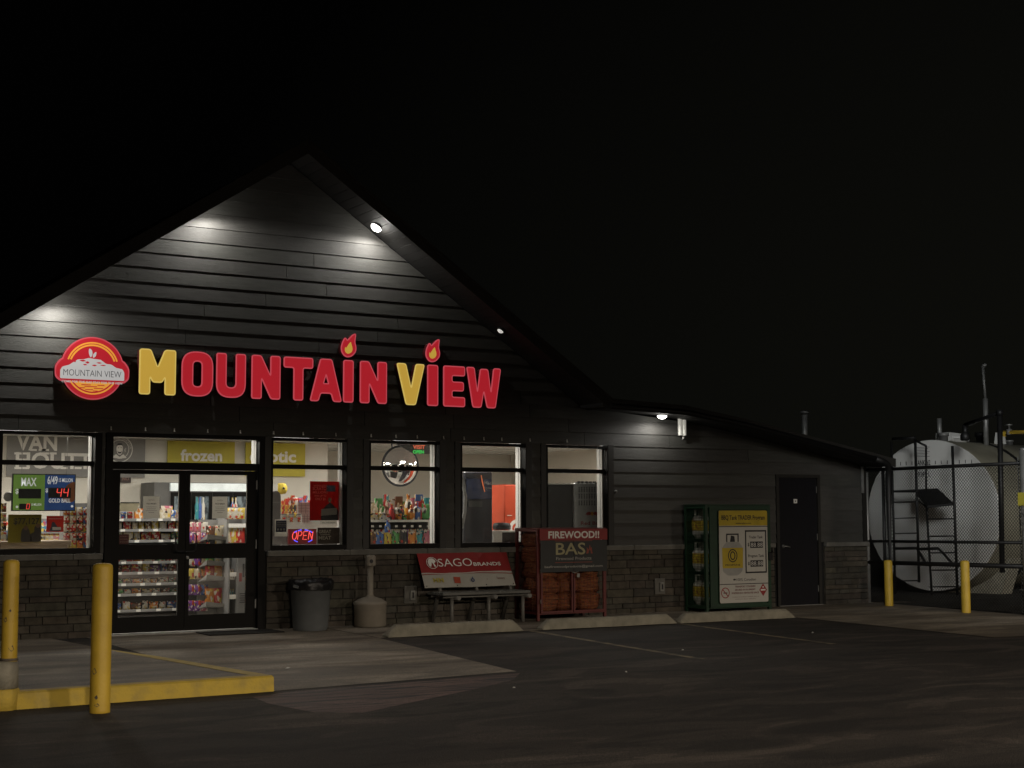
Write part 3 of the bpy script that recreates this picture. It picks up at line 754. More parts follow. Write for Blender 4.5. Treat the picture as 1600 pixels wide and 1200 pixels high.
for i, (x, z, w) in enumerate(((-.08,-.215,.12),(.11,-.215,.09),(-.02,-.235,.16),(-.13,-.255,.07),(.08,-.255,.12),(-.04,-.275,.10),(.04,-.29,.06))):
    b.poly([[(x-w/2,z-.005),(x+w/2,z-.005),(x+w/2,z+.005),(x-w/2,z+.005)]], (cx, YS, cz), depth=.1005)
b.build('red_print', m_sred, LG)

# little white hooks along the head of the windows
hk = MB(); hk.box(-.006, .006, -.012, 0, 0, .035); hk.lathe([(.011, 0), (.013, .010), (.006, .018)], (0, -.012, -.012), 8)
hkme = hk.mesh('hook', m_wprint)
for x in (5.559,6.013,6.401,6.859,7.318,7.799,8.233,8.726,9.272,9.668,10.009,10.441,10.784,11.121,11.431,11.927,12.598):
    o = place('light_hook', hkme); o.location = (x, -.03, 2.65); tag(o, 'tiny pale hook for lights in the row above the windows and door', 'hook', 'hooks above the windows')
mb = MB(); mb.lathe([(.022, 0), (.028, .02), (.016, .045), (.001, .05)], (13.50, -.02, 1.895), 14, 'Y')
for i in range(len(mb.v)): v = mb.v[i]; mb.v[i] = (v[0], -.02-(v[1]+.02), v[2])
tag(mb.build('sensor_button', m_galv), 'small grey round sensor on the siding right of the last window', 'sensor')

# two-tube wall light
t = thing('wall_light', (14.78, -.03, 2.78), 'white twin tube wall light below the low eave', 'wall light')
m_tube = mat('tube_white', (.70, .69, .64), .4, emit=srgb(128, 126, 118), estr=1.0)
mb = MB(); mb.bbox(14.735, 14.86, -.06, -.012, 2.80, 3.09, .01); mb.build('bracket', m_galv, t)
for x in (14.715, 14.80): 
    mb = MB(); mb.lathe([(.001, 2.795), (.030, 2.80), (.032, 2.82), (.032, 3.08), (.030, 3.10), (.001, 3.105)], (x+.01, -.10, 0), 14); mb.build('tube', m_tube, t)
mb = MB(); mb.tube([(14.80, -.08, 2.80), (14.80, -.085, 2.76), (14.80, -.07, 2.735)], [.018, .016, .009], 10); mb.build('sensor', m_wprint, t)

# outlets in the stone base
for x, lb in ((9.90, 'pale weatherproof socket on the stone wall left of the bench'), (14.32, 'weatherproof socket on the stone wall between cage and gas locker')):
    t = thing('wall_socket', (x, -.05, .28), lb, 'socket', 'outdoor sockets')
    mb = MB(); mb.bbox(x-.10, x+.10, -.068, -.03, .285, .53, .008); mb.build('plate', m_cap, t)
    mb = MB(); mb.bbox(x-.02, x+.06, -.10, -.0685, .33, .47, .008); mb.build('cover', mat('socket_cover', (.22,.22,.2), .5), t)
    mb = MB(); mb.box(x+.005, x+.035, -.103, -.1005, .36, .44); mb.build('slots', m_text, t)

# =================================================================== BOLLARDS
def bollard(x, y, z0, z1, r, label, name='bollard', n=28, dome=.035):
    t = thing(name, (x, y, z0), label, 'bollard', 'yellow bollards')
    h = z1-z0; rs = random.Random(int(x*100))
    mb = MB(); mb.lathe([(r+.001, -.02), (r, .02), (r, h-dome-.01), (r*.96, h-dome*.6), (r*.75, h-dome*.2), (r*.35, h-.002), (.001, h)], (x, y, z0), n)
    mb.build('post', m_yellow, t)
    if r > .075 or z0 > .2:
        mb = MB()
        for k in range(3):
            a = rs.uniform(-2.6, -.6); zz = rs.choice((rs.uniform(.02, .14), rs.uniform(.02, h-.1))); w = rs.uniform(.01, .03); hh = rs.uniform(.008, .03)
            p = [(math.cos(a+s/r)*(r+.0015), math.sin(a+s/r)*(r+.0015), zz+q) for s, q in ((-w, 0), (0, -hh), (w, -hh*.3), (w*.4, hh))]
            n_ = mb.add([(x+p_[0], y+p_[1], z0+p_[2]) for p_ in p]); mb.face([n_, n_+1, n_+2, n_+3])
        mb.build('paint_chips', m_chip, t)
    return t
bollard(3.575, -6.72, gz(-6.7), 1.145, .083, 'tall thick yellow bollard in front of the kerb, nearest the camera')
# the second one stands on a concrete sleeve
P = at(14, 1033, -6.12)
tb = bollard(P.x, -6.12, P.z, at(14, 874, -6.12).z, .066, 'yellow bollard at the left edge of the picture, standing on a concrete sleeve')
mb = MB(); mb.lathe([(.13, -.22), (.128, -.03), (.11, .0), (.067, .006)], (P.x-.05, -6.12, P.z), 24); mb.build('sleeve', m_stop, tb)
mb = MB(); mb.lathe([(.142, gz(-6.1)-P.z-.02), (.142, -.235), (.13, -.221)], (P.x-.05, -6.12, P.z), 24); mb.build('painted_base', m_kerbyellow, tb)
mb = MB(); mb.lathe([(.074, .007), (.074, .022), (.067, .026)], (P.x, -6.12, P.z), 24); mb.build('rust_ring', m_chip, tb)
bollard(18.55, -.80, gz(-.8), .765, .070, 'small yellow bollard beside the downpipe, in front of the chain fence')
bollard(18.50, -2.51, gz(-2.5), .800, .070, 'small yellow bollard farthest right, in front of the fence rail')

# =================================================================== WHEEL STOPS
def stop(xa, xb, y, h, label):
    t = MB(); n = 14; rs = random.Random(int(xa*10)); L = xb-xa
    prof = [(-.10, 0), (-.10, .03), (-.075, h*.75), (-.05, h-.008), (-.03, h), (.03, h), (.05, h-.008), (.075, h*.75), (.10, .03), (.10, 0)]
    rows = []
    for i in range(n+1):
        u = i/n; x = L*u
        e = min(u, 1-u)*L; k = min(1, .25+e/.14) if e < .12 else 1
        if i == 0 or i == n: k = .18
        rows.append([( -L/2+x, p[0]+rs.uniform(-.002, .002), p[1]*k+rs.uniform(-.0025, .0025)*(k > .9)) for p in prof])
    # finer ends
    xs_ = [0, .05, .10, .14]+[.14+(L-.28)*i/12 for i in range(1, 12)]+[L-.14, L-.10, L-.05, L]
    rows = []
    for x in xs_:
        e = min(x, L-x); k = .16+.84*min(1, e/.14)**.8
        rows.append([(-L/2+x, p[0]*(.93+.07*k)+rs.uniform(-.0015, .0015), p[1]*k+rs.uniform(-.002, .002)*(k > .9)) for p in prof])
    m_ = len(prof); base = t.add([q for r in rows for q in r])
    for i in range(len(rows)-1):
        for j in range(m_-1): a = base+i*m_+j; t.face((a, a+1, a+m_+1, a+m_))
    t.face([base+j for j in range(m_)][::-1]); t.face([base+(len(rows)-1)*m_+j for j in range(m_)])
    o = place('wheel_stop', t.mesh('wheel_stop', m_stop)); o.location = ((xa+xb)/2, y, gz(y)+.008)
    return tag(o, label, 'wheel stop', 'concrete wheel stops along the wall')
stop(8.60, 10.62, -1.86, .150, 'worn concrete wheel stop in front of the bench')
stop(10.93, 13.20, -1.86, .135, 'pale concrete wheel stop in front of the firewood cage')
stop(13.24, 15.40, -1.90, .135, 'concrete wheel stop in front of the gas bottle locker')

# =================================================================== DOOR MAT, BIN, ASHTRAY
m_mat = mat('rubber_mat', (.02, .018, .016), .9, bump=.6, bscale=60)
mb = MB(); mb.bbox(6.72, 7.75, -.62, -.08, .002, .016, .006)
for i in range(24): mb.box(6.78+i*.04, 6.795+i*.04, -.58, -.12, .0162, .019)
tag(mb.build('door_mat', m_mat), 'dark ribbed rubber mat lying at the right leaf of the entrance', 'door mat')
t = thing('litter_bin', (8.20, -.42, 0), 'grey ribbed round litter bin with a black liner, right of the door', 'bin')
mb = MB(); c = (8.20, -.42, 0); n = 48; base = len(mb.v); mb.smooth = True
pf = [(.215, .0), (.235, .04), (.272, .56), (.290, .565), (.292, .60), (.275, .605), (.262, .60), (.255, .50)]
for r, z in pf:
    for k in range(n):
        a = 2*math.pi*k/n; q = r*(1-.018*(math.cos(a*8) > .6)*(.05 < z < .56)*(r < .28)); mb.add([(c[0]+q*math.cos(a), c[1]+q*math.sin(a), z)])
for i in range(len(pf)-1):
    for k in range(n): mb.face((base+i*n+k, base+i*n+(k+1) % n, base+(i+1)*n+(k+1) % n, base+(i+1)*n+k))
mb.build('body', m_grey, t)
mb = MB(); mb.smooth = True; rs = random.Random(9); n = 56; base = 0
hs = [rs.uniform(-.008, .010) for _ in range(n)]
rings = [(.296, .54, .4), (.303, .58, .1), (.305, .62, .2), (.297, .672, 1), (.272, .680, 1), (.235, .63, .6), (.20, .50, .2)]
for r, z, k_ in rings:
    for k in range(n):
        a = 2*math.pi*k/n; w = .012*math.sin(a*11+z*20)+.008*math.sin(a*23+1); mb.add([(c[0]+(r+w*.6)*math.cos(a), c[1]+(r+w*.6)*math.sin(a), z+hs[k]*k_+.010*math.sin(a*2+.7)*k_+(.025*math.sin(a*5)-.02 if r < .3 and z < .5 else 0))])
for i in range(len(rings)-1):
    for k in range(n): mb.face((base+i*n+k, base+i*n+(k+1) % n, base+(i+1)*n+(k+1) % n, base+(i+1)*n+k))
mb.build('liner', m_bag, t)
mb = MB(); mb.bar((7.95, -.60, .585), (7.905, -.56, .60), .10, .03); mb.build('handle', m_grey, t)
t = thing('ash_bin', (9.15, -.29, 0), 'beige smokers ash bin with a tall neck against the stone wall', 'ash bin')
mb = MB(); mb.lathe([(.205, 0), (.222, .02), (.228, .30), (.232, .305), (.232, .335), (.215, .35), (.15, .385), (.075, .41), (.05, .425), (.044, .45), (.040, .84)], (9.15, -.29, 0), 32); mb.build('body', m_ash, t)
mb = MB(); mb.tube([(9.15, -.29, .83), (9.15, -.29, .97)], .062, 16); mb.bbox(9.085, 9.215, -.35, -.25, .84, .985, .02); mb.build('cap', m_ash, t)
mb = MB(); mb.lathe([(.028, 0), (.026, .003)], (9.135, -.3535, .90), 14, 'Y'); mb.build('hole', m_text, t)

# =================================================================== BENCH WITH BANNER
m_pipe = mat('bench_pipe', (.17, .165, .15), .55, .2, var=.15); m_slat = mat('bench_slat', (.12, .12, .11), .6, var=.25, scale=4, stretch=(.4, 4, 4))
t = thing('bench', (10.75, -.4, 0), 'grey pipe framed bench below the red and white banner', 'bench')
for i in range(4):
    y = -.70+i*.125; mb = MB(); mb.bbox(10.08, 11.52, y, y+.105, .415, .450, .006); mb.build('slat', m_slat, t)
for x in (10.26, 10.86, 11.43):
    mb = MB(); mb.tube([(x, -.62, gz(-.62)), (x, -.62, .40)], .028, 12); mb.build('leg', m_pipe, t)
    mb = MB(); mb.tube([(x-.01, -.06, 0), (x-.005, -.22, .38), (x, -.28, .46), (x, -.22, .60), (x, -.12, .90)], .028, 12); mb.build('rear_leg', m_pipe, t)
    mb = MB(); mb.tube([(x+.05, -.745, .375), (x+.05, -.20, .375)], .030, 14); mb.build('cross_tube', m_pipe, t)
mb = MB(); mb.tube([(10.1, -.655, .385), (11.5, -.655, .385)], .012, 8); mb.tube([(10.1, -.30, .385), (11.5, -.30, .385)], .012, 8); mb.build('rail', m_pipe, t)
# banner
t = thing('banner', (10.72, -.38, .50), 'red and white SAGO BRANDS banner laced over the bench back', 'banner')
A = Vector((9.965, -.37, .508)); ux = Vector((1, .0, 0)); uy = Vector((0, .255, .478)).normalized(); Hb, Wb = .545, 1.50
nrm = ux.cross(uy)
def bp(u, v, l=0): 
    w = .006*math.sin(u*9+v*3)+.004*math.sin(u*23)
    return A+ux*u*Wb+uy*v*Hb+nrm*(w+l)
for nm, v0, v1, mm in (('red_field', .42, 1, m_red), ('white_field', 0, .42, mat('banner_white', (.36, .35, .31), .6, var=.05))):
    mb = MB(); mb.smooth = True; mb.grid(40, 8, lambda u, v: bp(u, v0+(v1-v0)*v)); mb.build(nm, mm, t)
mb = MB(); mb.grid(40, 2, lambda u, v: bp(u, .40+.028*v-.012*math.sin(u*6), .004)); mb.build('stripe', mat('banner_stripe', (.42,.40,.37), .6), t)
mb = MB(); mb.grid(40, 2, lambda u, v: bp(u, .355+.02*v+.035*math.sin(u*3.1+.2), .003)); mb.build('stripe', m_red, t)
mb = MB(); c0 = A+nrm*.014
mb.poly([circ(.205, .385, .092, 32), circ(.205, .385, .084, 32)], c0, ux, uy, depth=.0)
mb.poly([rnd_poly([(.145,.34),(.135,.40),(.165,.455),(.22,.46),(.265,.425),(.262,.395),(.235,.385),(.24,.36),(.255,.345),(.25,.32),(.225,.33),(.22,.36),(.20,.40),(.19,.36),(.175,.32)], .012)], c0, ux, uy, depth=.0)
mb.text('SAGO', c0+ux*.30+uy*.325, .125, ux, uy, width=.56, bold=-.004, align='L'); mb.text('BRANDS', c0+ux*.875+uy*.325, .055, ux, uy, width=.46, bold=.015, align='L')
mb.build('lettering', m_wprint, t)
mb = MB(); mb.text('MM', c0+ux*.24+uy*.08, .07, ux, uy, width=.17, bold=.02); mb.build('small_logo', mat('logo_yellow', (.38,.32,.07), .6), t)
mb = MB(); mb.poly([[(.49,.06),(.59,.055),(.60,.15),(.495,.16)]], c0, ux, uy, depth=0); mb.build('small_logo', mat('logo_red', (.36,.06,.03), .6), t)
mb = MB(); mb.poly([circ(.80, .10, .03, 20), circ(.80, .10, .014, 12)], c0, ux, uy, depth=0); mb.poly([[(.79,.13),(.81,.13),(.815,.155),(.80,.15)]], c0, ux, uy, depth=0); mb.build('small_logo', mat('logo_blue', (.03,.05,.12), .6), t)
mb = MB(); mb.text('Tannery', c0+ux*1.27+uy*.105, .035, ux, uy, width=.14); mb.text('s', c0+ux*1.04+uy*.10, .03, ux, uy); mb.build('small_logo', mat('logo_brown', (.16,.04,.03), .6), t)
mb = MB()
for u in (.02, .35, .67, .975): mb.poly([circ(u*Wb, .022, .009, 10)], c0, ux, uy, depth=.001)
mb.build('eyelets', m_text, t)

# =================================================================== FIREWOOD CAGE
CX0, CX1, CY0, CY1, CH = 11.645, 12.86, -.68, -.06, 1.33
t = thing('firewood_cage', (12.3, -.35, 0), 'red steel cage full of netted firewood with a FIREWOOD!! header', 'firewood cage')
mb = MB()
for x in (CX0, CX1-.04):
    for y in (CY0, CY1-.04): mb = MB(); mb.box(x, x+.04, y, y+.04, .0, CH); mb.build('post', m_redframe, t)
mb = MB()
for z in (.09, CH-.04):
    mb.box(CX0+.04, CX1-.04, CY0+.001, CY0+.039, z, z+.038); mb.box(CX0+.04, CX1-.04, CY1-.039, CY1-.001, z, z+.038)
    mb.box(CX0+.001, CX0+.039, CY0+.04, CY1-.04, z, z+.038); mb.box(CX1-.039, CX1-.001, CY0+.04, CY1-.04, z, z+.038)
mb.box(CX0, CX1, CY0, CY1, CH+.001, CH+.012); mb.box(CX0+.04, CX1-.04, CY0+.04, CY1-.04, .10, .115)
mb.build('frame', m_redframe, t)
mid = (CX0+CX1)/2
for a, b_ in ((CX0+.045, mid-.006), (mid+.006, CX1-.045)):
    d = MB(); y0, y1 = CY0-.030, CY0-.004
    d.box(a, a+.028, y0, y1, .11, CH-.18); d.box(b_-.028, b_, y0, y1, .11, CH-.18); d.box(a+.028, b_-.028, y0, y1, .11, .138); d.box(a+.028, b_-.028, y0, y1, CH-.21, CH-.18)
    dd = d.build('door', m_redframe, t)
    d = MB()
    for k in range(1, 9): x = a+.028+(b_-a-.056)*k/9; d.box(x-.0015, x+.0015, CY0-.018, CY0-.015, .138, CH-.65)
    for k in range(1, 9): z = .138+.52*k/9; d.box(a+.028, b_-.028, CY0-.0145, CY0-.012, z-.0015, z+.0015)
    d.build('wire_mesh', m_redframe, dd)
d = MB()
for k in range(1, 9): y = CY0+.04+(CY1-CY0-.08)*k/9; d.box(CX0+.012, CX0+.015, y-.0015, y+.0015, .13, CH-.04)
for k in range(1, 24): z = .13+1.16*k/24; d.box(CX0+.0155, CX0+.0185, CY0+.04, CY1-.04, z-.0015, z+.0015)
d.build('side_mesh', m_redframe, t)
hd = MB(); hd.box(CX0+.02, CX1-.005, CY0-.045, CY0-.032, CH-.165, CH-.004); h_ = hd.build('header', m_red, t)
hd = MB(); hd.text('FIREWOOD!!', (mid+.005, CY0-.0465, CH-.135), .098, width=.90, bold=.03); hd.build('lettering', m_wprint, h_)
pn = MB(); pn.box(CX0+.03, mid-.004, CY0-.044, CY0-.032, .70, CH-.168); pn.box(mid+.004, CX1-.012, CY0-.044, CY0-.032, .70, CH-.168)
m_pblack = mat('panel_black', (.012, .013, .013), .5); p_ = pn.build('sign_panel', m_pblack, t)
yb = CY0-.0455
pn = MB(); pn.text('BAS', (mid-.055, yb, .955), .17, width=.52, bold=.012); pn.build('lettering', mat('bas_cream', (.34, .31, .17), .6), p_)
pn = MB(); pn.text('Firewood Products', (mid, yb, .875), .044, width=.62, bold=.006); pn.text('basfirewoodproducts@gmail.com', (mid, yb, .765), .032, width=1.02, bold=.012); pn.build('small_lettering', mat('bas_grey', (.34, .33, .30), .6), p_)
for z in (1.148, .835): pn = MB(); pn.box(mid-.33, mid+.33, yb-.0005, yb, z, z+.008); pn.build('printed_line', mat('bas_red', (.25, .05, .03), .6), p_)
pn = MB()
pn.poly([rnd_poly([(.22,.96),(.235,1.03),(.225,1.06),(.265,1.02),(.285,1.10),(.30,1.04),(.32,1.06),(.325,1.0),(.335,.96),(.30,.965),(.30,1.0),(.275,1.02),(.26,.965)], .008)], (mid, yb, 0), depth=0)
pn.build('printed_flame', mat('bas_red', (.25, .05, .03), .6), p_)
pn = MB(); pn.tube([(mid-.05, CY0-.06, .70), (mid, CY0-.075, .685), (mid+.07, CY0-.06, .705)], .008, 6); pn.bbox(mid+.03, mid+.08, CY0-.085, CY0-.06, .62, .68, .006); pn.build('padlock', m_galv, t)
for z in (1.15, .72, .28):
    pn = MB(); pn.tube([(CX0+.035, CY0-.035, z-.03), (CX0+.035, CY0-.035, z+.03)], .008, 8); pn.build('hinge', m_galv, t)
# net sacks of split wood inside
def net_mat():
    m = bpy.data.materials.new('firewood_net'); m.use_nodes = True; nt = m.node_tree; b = nt.nodes['Principled BSDF']; N = nt.nodes.new; L = nt.links.new
    tc = N('ShaderNodeTexCoord'); mp = N('ShaderNodeMapping'); mp.inputs['Rotation'].default_value = (.3, .78, .2); L(tc.outputs['Object'], mp.inputs[0])
    ck = N('ShaderNodeTexVoronoi'); ck.inputs['Scale'].default_value = 46; ck.feature = 'DISTANCE_TO_EDGE'; L(mp.outputs[0], ck.inputs['Vector'])
    r = N('ShaderNodeValToRGB'); r.color_ramp.elements[0].position = .08; r.color_ramp.elements[1].position = .14; r.color_ramp.elements[0].color = (1,1,1,1); r.color_ramp.elements[1].color = (0,0,0,1); L(ck.outputs['Distance'], r.inputs[0])
    nz = N('ShaderNodeTexNoise'); nz.inputs['Scale'].default_value = 9; nz.inputs['Detail'].default_value = 6
    m2 = N('ShaderNodeMapping'); m2.inputs['Scale'].default_value = (1, 1, 5); L(tc.outputs['Object'], m2.inputs[0]); L(m2.outputs[0], nz.inputs['Vector'])
    r2 = N('ShaderNodeValToRGB'); e = r2.color_ramp.elements; e[0].position = .35; e[0].color = (.022,.010,.005,1); e[1].position = .70; e[1].color = (.30,.15,.05,1); L(nz.outputs['Fac'], r2.inputs[0])
    mx = N('ShaderNodeMix'); mx.data_type = 'RGBA'; L(r.outputs[0], mx.inputs[0]); L(r2.outputs[0], mx.inputs[6]); mx.inputs[7].default_value = (.26, .060, .016, 1)
    L(mx.outputs[2], b.inputs['Base Color']); b.inputs['Roughness'].default_value = .8
    bp_ = N('ShaderNodeBump'); bp_.inputs['Distance'].default_value = .03; L(nz.outputs['Fac'], bp_.inputs['Height']); L(bp_.outputs[0], b.inputs['Normal'])
    return m
m_net = net_mat()
def sack(rs, w, d, h):
    mb = MB(); mb.smooth = True; n = 20; m_ = 12; ph = [rs.uniform(0, 6) for _ in range(4)]; vs = []
    for j in range(m_+1):
        v = j/m_; z = -math.cos(v*math.pi)
        for i in range(n):
            a = 2*math.pi*i/n; cr = abs(math.sin(v*math.pi))**.45
            f = 1+.09*math.sin(a*3+ph[0]+v*4)+.07*math.sin(a*5+ph[1]-v*7)+.05*math.sin(v*15+ph[2])
            ca, sa = math.cos(a), math.sin(a); sq = (abs(ca)**4+abs(sa)**4)**-.25
            vs.append((w/2*ca*sq*cr*f*.9, d/2*sa*sq*cr*f*.9, h/2+h/2*math.copysign(abs(z)**.8, z)))
    b = mb.add(vs)
    for j in range(m_):
        for i in range(n): mb.face((b+j*n+i, b+j*n+(i+1) % n, b+(j+1)*n+(i+1) % n, b+(j+1)*n+i))
    return mb.mesh('firewood_sack', m_net)
rs = random.Random(21)
ordn = ['bottom', 'second', 'third', 'fourth', 'top']; coln = ['left', 'middle', 'right']
for r_ in range(5):
    for c_ in range(3):
        w = (CX1-CX0-.11)/3
        o = place('firewood_sack', sack(rs, w*1.2, .60, .285)); o.location = (CX0+.055+w*(c_+.5), CY0+.31, .112+r_*.232); o.rotation_euler = (0, 0, rs.uniform(-.04, .04))
        if r_ == 4: o.scale.z = .92
        tag(o, f'orange net sack of firewood in the cage, {ordn[r_]} row, {coln[c_]} column', 'firewood sack', 'sacks stacked in the firewood cage')

# =================================================================== GAS BOTTLE LOCKER
GX0, GX1, GY0, GY1, GZ = 14.80, 16.13, -.62, -.08, 1.68
t = thing('gas_locker', (15.45, -.35, 0), 'dark green steel locker of gas bottles with a yellow and white price sign', 'gas locker')
mb = MB()
for x in (GX0, GX1-.05):
    for y in (GY0, GY1-.05): mb = MB(); mb.box(x, x+.05, y, y+.05, 0, GZ); mb.build('post', m_green, t)
mb = MB()
for z in (.06, GZ-.05):
    mb.box(GX0+.05, GX1-.05, GY0+.001, GY0+.049, z, z+.048); mb.box(GX0+.05, GX1-.05, GY1-.049, GY1-.001, z, z+.048)
    mb.box(GX0+.001, GX0+.049, GY0+.05, GY1-.05, z, z+.048); mb.box(GX1-.049, GX1-.001, GY0+.05, GY1-.05, z, z+.048)
mb.box(GX0-.01, GX1+.01, GY0-.01, GY1+.01, GZ+.001, GZ+.014); mb.box(GX0+.05, GX1-.05, GY1-.03, GY1-.02, .11, GZ-.05)
mb.build('frame', m_green, t)
for z in (.10, .62, 1.14):
    mb = MB(); mb.box(GX0+.052, GX1-.052, GY0+.052, GY1-.052, z, z+.012); mb.build('shelf', m_green, t)
d = MB()
for k in range(1, 12): y = GY0+.05+(GY1-GY0-.1)*k/12; d.box(GX0+.012, GX0+.016, y-.0018, y+.0018, .10, GZ-.05)
for k in range(1, 40): z = .10+1.53*k/40; d.box(GX0+.0165, GX0+.0205, GY0+.05, GY1-.05, z-.0018, z+.0018)
d.build('side_mesh', m_green, t)
d = MB(); y0, y1 = GY0-.035, GY0-.004
d.box(GX0+.06, GX0+.10, y0, y1, .08, GZ-.03); d.box(GX1-.10, GX1-.06, y0, y1, .08, GZ-.03); d.box(GX0+.10, GX1-.10, y0, y1, .08, .12); d.box(GX0+.10, GX1-.10, y0, y1, GZ-.07, GZ-.03)
d.box(GX0+.10, GX1-.10, y1-.006, y1, .12, GZ-.07)
dr = d.build('door', m_green, t)
d = MB(); d.bbox(GX1-.085, GX1-.005, y0-.03, y0-.001, .80, .93, .01); d.tube([(GX1-.045, y0-.05, .93), (GX1-.045, y0-.05, 1.0), (GX1+.0, y0-.05, 1.0)], .016, 8); d.build('latch', m_dkmetal, dr)
SX0, SX1, SZ0, SZ1 = 15.035, 16.025, .145, 1.595
sw, sh = SX1-SX0, SZ1-SZ0
ys = y0-.012
b = MB(); b.poly([rnd_poly([(0,0),(sw,0),(sw,sh),(0,sh)], .03)], (SX0, y0-.001, SZ0), depth=.010); s_ = b.build('price_sign', mat('sign_face', (.50, .49, .45), .5, var=.03), dr)
def S_(u, v): return Vector((SX0+u*sw, ys, SZ0+v*sh))
b = MB(); b.poly([rnd_poly([(0,sh*.835,0),(sw,sh*.835,0),(sw,sh,.03),(0,sh,.03)], 0)], (SX0, y0-.0115, SZ0), depth=.0008); b.build('yellow_band', mat('band_yellow', (.46,.34,.02), .5), s_)
b = MB(); yl = ys-.0006
def bx(u0, v0, u1, v1): b.poly([[(u0*sw, v0*sh), (u1*sw, v0*sh), (u1*sw, v1*sh), (u0*sw, v1*sh)]], (SX0, ys, SZ0), depth=.0006)
b.text('BBQ Tank TRADER Program', (SX0+sw*.5, yl-.001, SZ0+sh*.90), .070, width=sw*.90, bold=.02); b.text('tanktraders.com', (SX0+sw*.5, yl-.001, SZ0+sh*.855), .022, width=sw*.32, bold=.02)
bx(0, .822, 1, .830); bx(0, .198, 1, .206)
b.poly([[(.53*sw,.315*sh),(.975*sw,.315*sh),(.975*sw,.785*sh),(.53*sw,.785*sh)], [(.555*sw,.332*sh),(.95*sw,.332*sh),(.95*sw,.768*sh),(.555*sw,.768*sh)]], (SX0, ys, SZ0), depth=.0006)
b.text('Trader Tank', (SX0+sw*.755, yl, SZ0+sh*.695), .042, width=sw*.29, bold=.015); b.text('Program Tank', (SX0+sw*.755, yl, SZ0+sh*.490), .042, width=sw*.33, bold=.015)
b.text('$', (SX0+sw*.60, yl, SZ0+sh*.612), .05, bold=.02); b.text('$', (SX0+sw*.60, yl, SZ0+sh*.405), .05, bold=.02)
bx(.635, .590, .90, .660); bx(.635, .385, .90, .455)
b.text('100% Canadian', (SX0+sw*.54, yl, SZ0+sh*.235), .042, width=sw*.40); 
b.poly([[((.30+.028*math.cos(a))*sw, (.250+.012*math.sin(a)*(1 if k % 2 else .5))*sh) for k, a in enumerate(np.linspace(0, 6.0, 14))]], (SX0, ys, SZ0), depth=.0006)
b.build('lettering', m_text, s_)
b = MB(); b.text('88.88', (SX0+sw*.77, yl-.001, SZ0+sh*.603), .066, width=sw*.24, bold=-.01); b.text('88.88', (SX0+sw*.77, yl-.001, SZ0+sh*.398), .066, width=sw*.24, bold=-.01); b.build('digits', m_wprint, s_)
b = MB()
for i, (tx, w_) in enumerate((('TRANSPORT CYLINDERS', .42), ('SECURED IN AN UPRIGHT', .42), ('POSITION IN A VENTILATED SPACE', .56))): b.text(tx, (SX0+sw*.52, yl, SZ0+sh*(.165-.035*i)), .026, width=sw*w_, bold=.03)
b.text('transport en position verticale dans un', (SX0+sw*.52, yl, SZ0+sh*.058), .014, width=sw*.56); b.text('endroit bien ventile', (SX0+sw*.52, yl, SZ0+sh*.034), .014, width=sw*.42)
b.build('warning_text', mat('warn_brown', (.16,.05,.05), .6), s_)
b = MB(); b.poly([circ(.11*sw, .11*sh, .085, 28), circ(.11*sw, .11*sh, .070, 28)], (SX0, ys, SZ0), depth=.0006); b.poly([[(.11*sw-.058,.11*sh+.048),(.11*sw-.048,.11*sh+.058),(.11*sw+.058,.11*sh-.048),(.11*sw+.048,.11*sh-.058)]], (SX0, ys, SZ0), depth=.0009)
b.poly([[(.89*sw-.08,.13*sh),(.89*sw,.13*sh-.10),(.89*sw+.08,.13*sh),(.89*sw,.13*sh+.10)]], (SX0, ys, SZ0), depth=.0006); b.build('warning_marks', mat('warn_red', (.28,.03,.03), .6), s_)
b = MB(); bx(.07, .104, .15, .114); b.build('cigarette', m_text, s_)
b = MB(); b.poly([[(.89*sw-.05,.13*sh-.012),(.89*sw+.05,.13*sh-.012),(.89*sw+.05,.13*sh+.012),(.89*sw-.05,.13*sh+.012)]], (SX0, ys, SZ0), depth=.0010); b.poly([circ(.89*sw, .13*sh+.045, .015, 10)], (SX0, ys, SZ0), depth=.001); b.build('diamond_text', m_wprint, s_)
# printed bottle on the sign
px, pz = SX0+.27*sw, SZ0
b = MB(); b.poly([rnd_poly([(-.20,.34*sh+.0,.03),(-.10,.295*sh,.03),(.10,.295*sh,.03),(.20,.34*sh,.05),(.215,.60*sh,.06),(.12,.66*sh,.03),(-.12,.66*sh,.03),(-.215,.60*sh,.06)], .03)], (px, ys, pz), depth=.0006); b.build('printed_bottle', mat('print_steel', (.33,.33,.31), .5), s_)
b = MB(); b.poly([[(-.205,.375*sh),(.205,.375*sh),(.213,.595*sh),(-.213,.595*sh)]], (px, ys, pz), depth=.0009); b.build('printed_band', mat('band_yellow', (.46,.34,.02), .5), s_)
b = MB(); b.poly([circ(0, .51*sh, .095, 24, .105), circ(0, .51*sh, .078, 24, .088)], (px, ys, pz), depth=.0012); b.poly([circ(0, .51*sh, .055, 20, .07), circ(0, .51*sh, .035, 16, .05)], (px, ys, pz), depth=.0012)
for u in (-.115, .115): b.poly([[(u-.012,.66*sh),(u+.012,.66*sh),(u+.012,.74*sh),(u-.012,.74*sh)]], (px, ys, pz), depth=.0009)
b.poly([rnd_poly([(-.05,.66*sh),(.05,.66*sh),(.04,.72*sh),(-.03,.73*sh)], .01)], (px, ys, pz), depth=.0009); b.poly([[(-.127,.735*sh),(.127,.735*sh),(.127,.75*sh),(-.127,.75*sh)]], (px, ys, pz), depth=.0012)
b.text('PROPANE', (px, ys-.0013, pz+.40*sh), .028, width=.30, bold=.01)
b.build('printed_marks', m_text, s_)
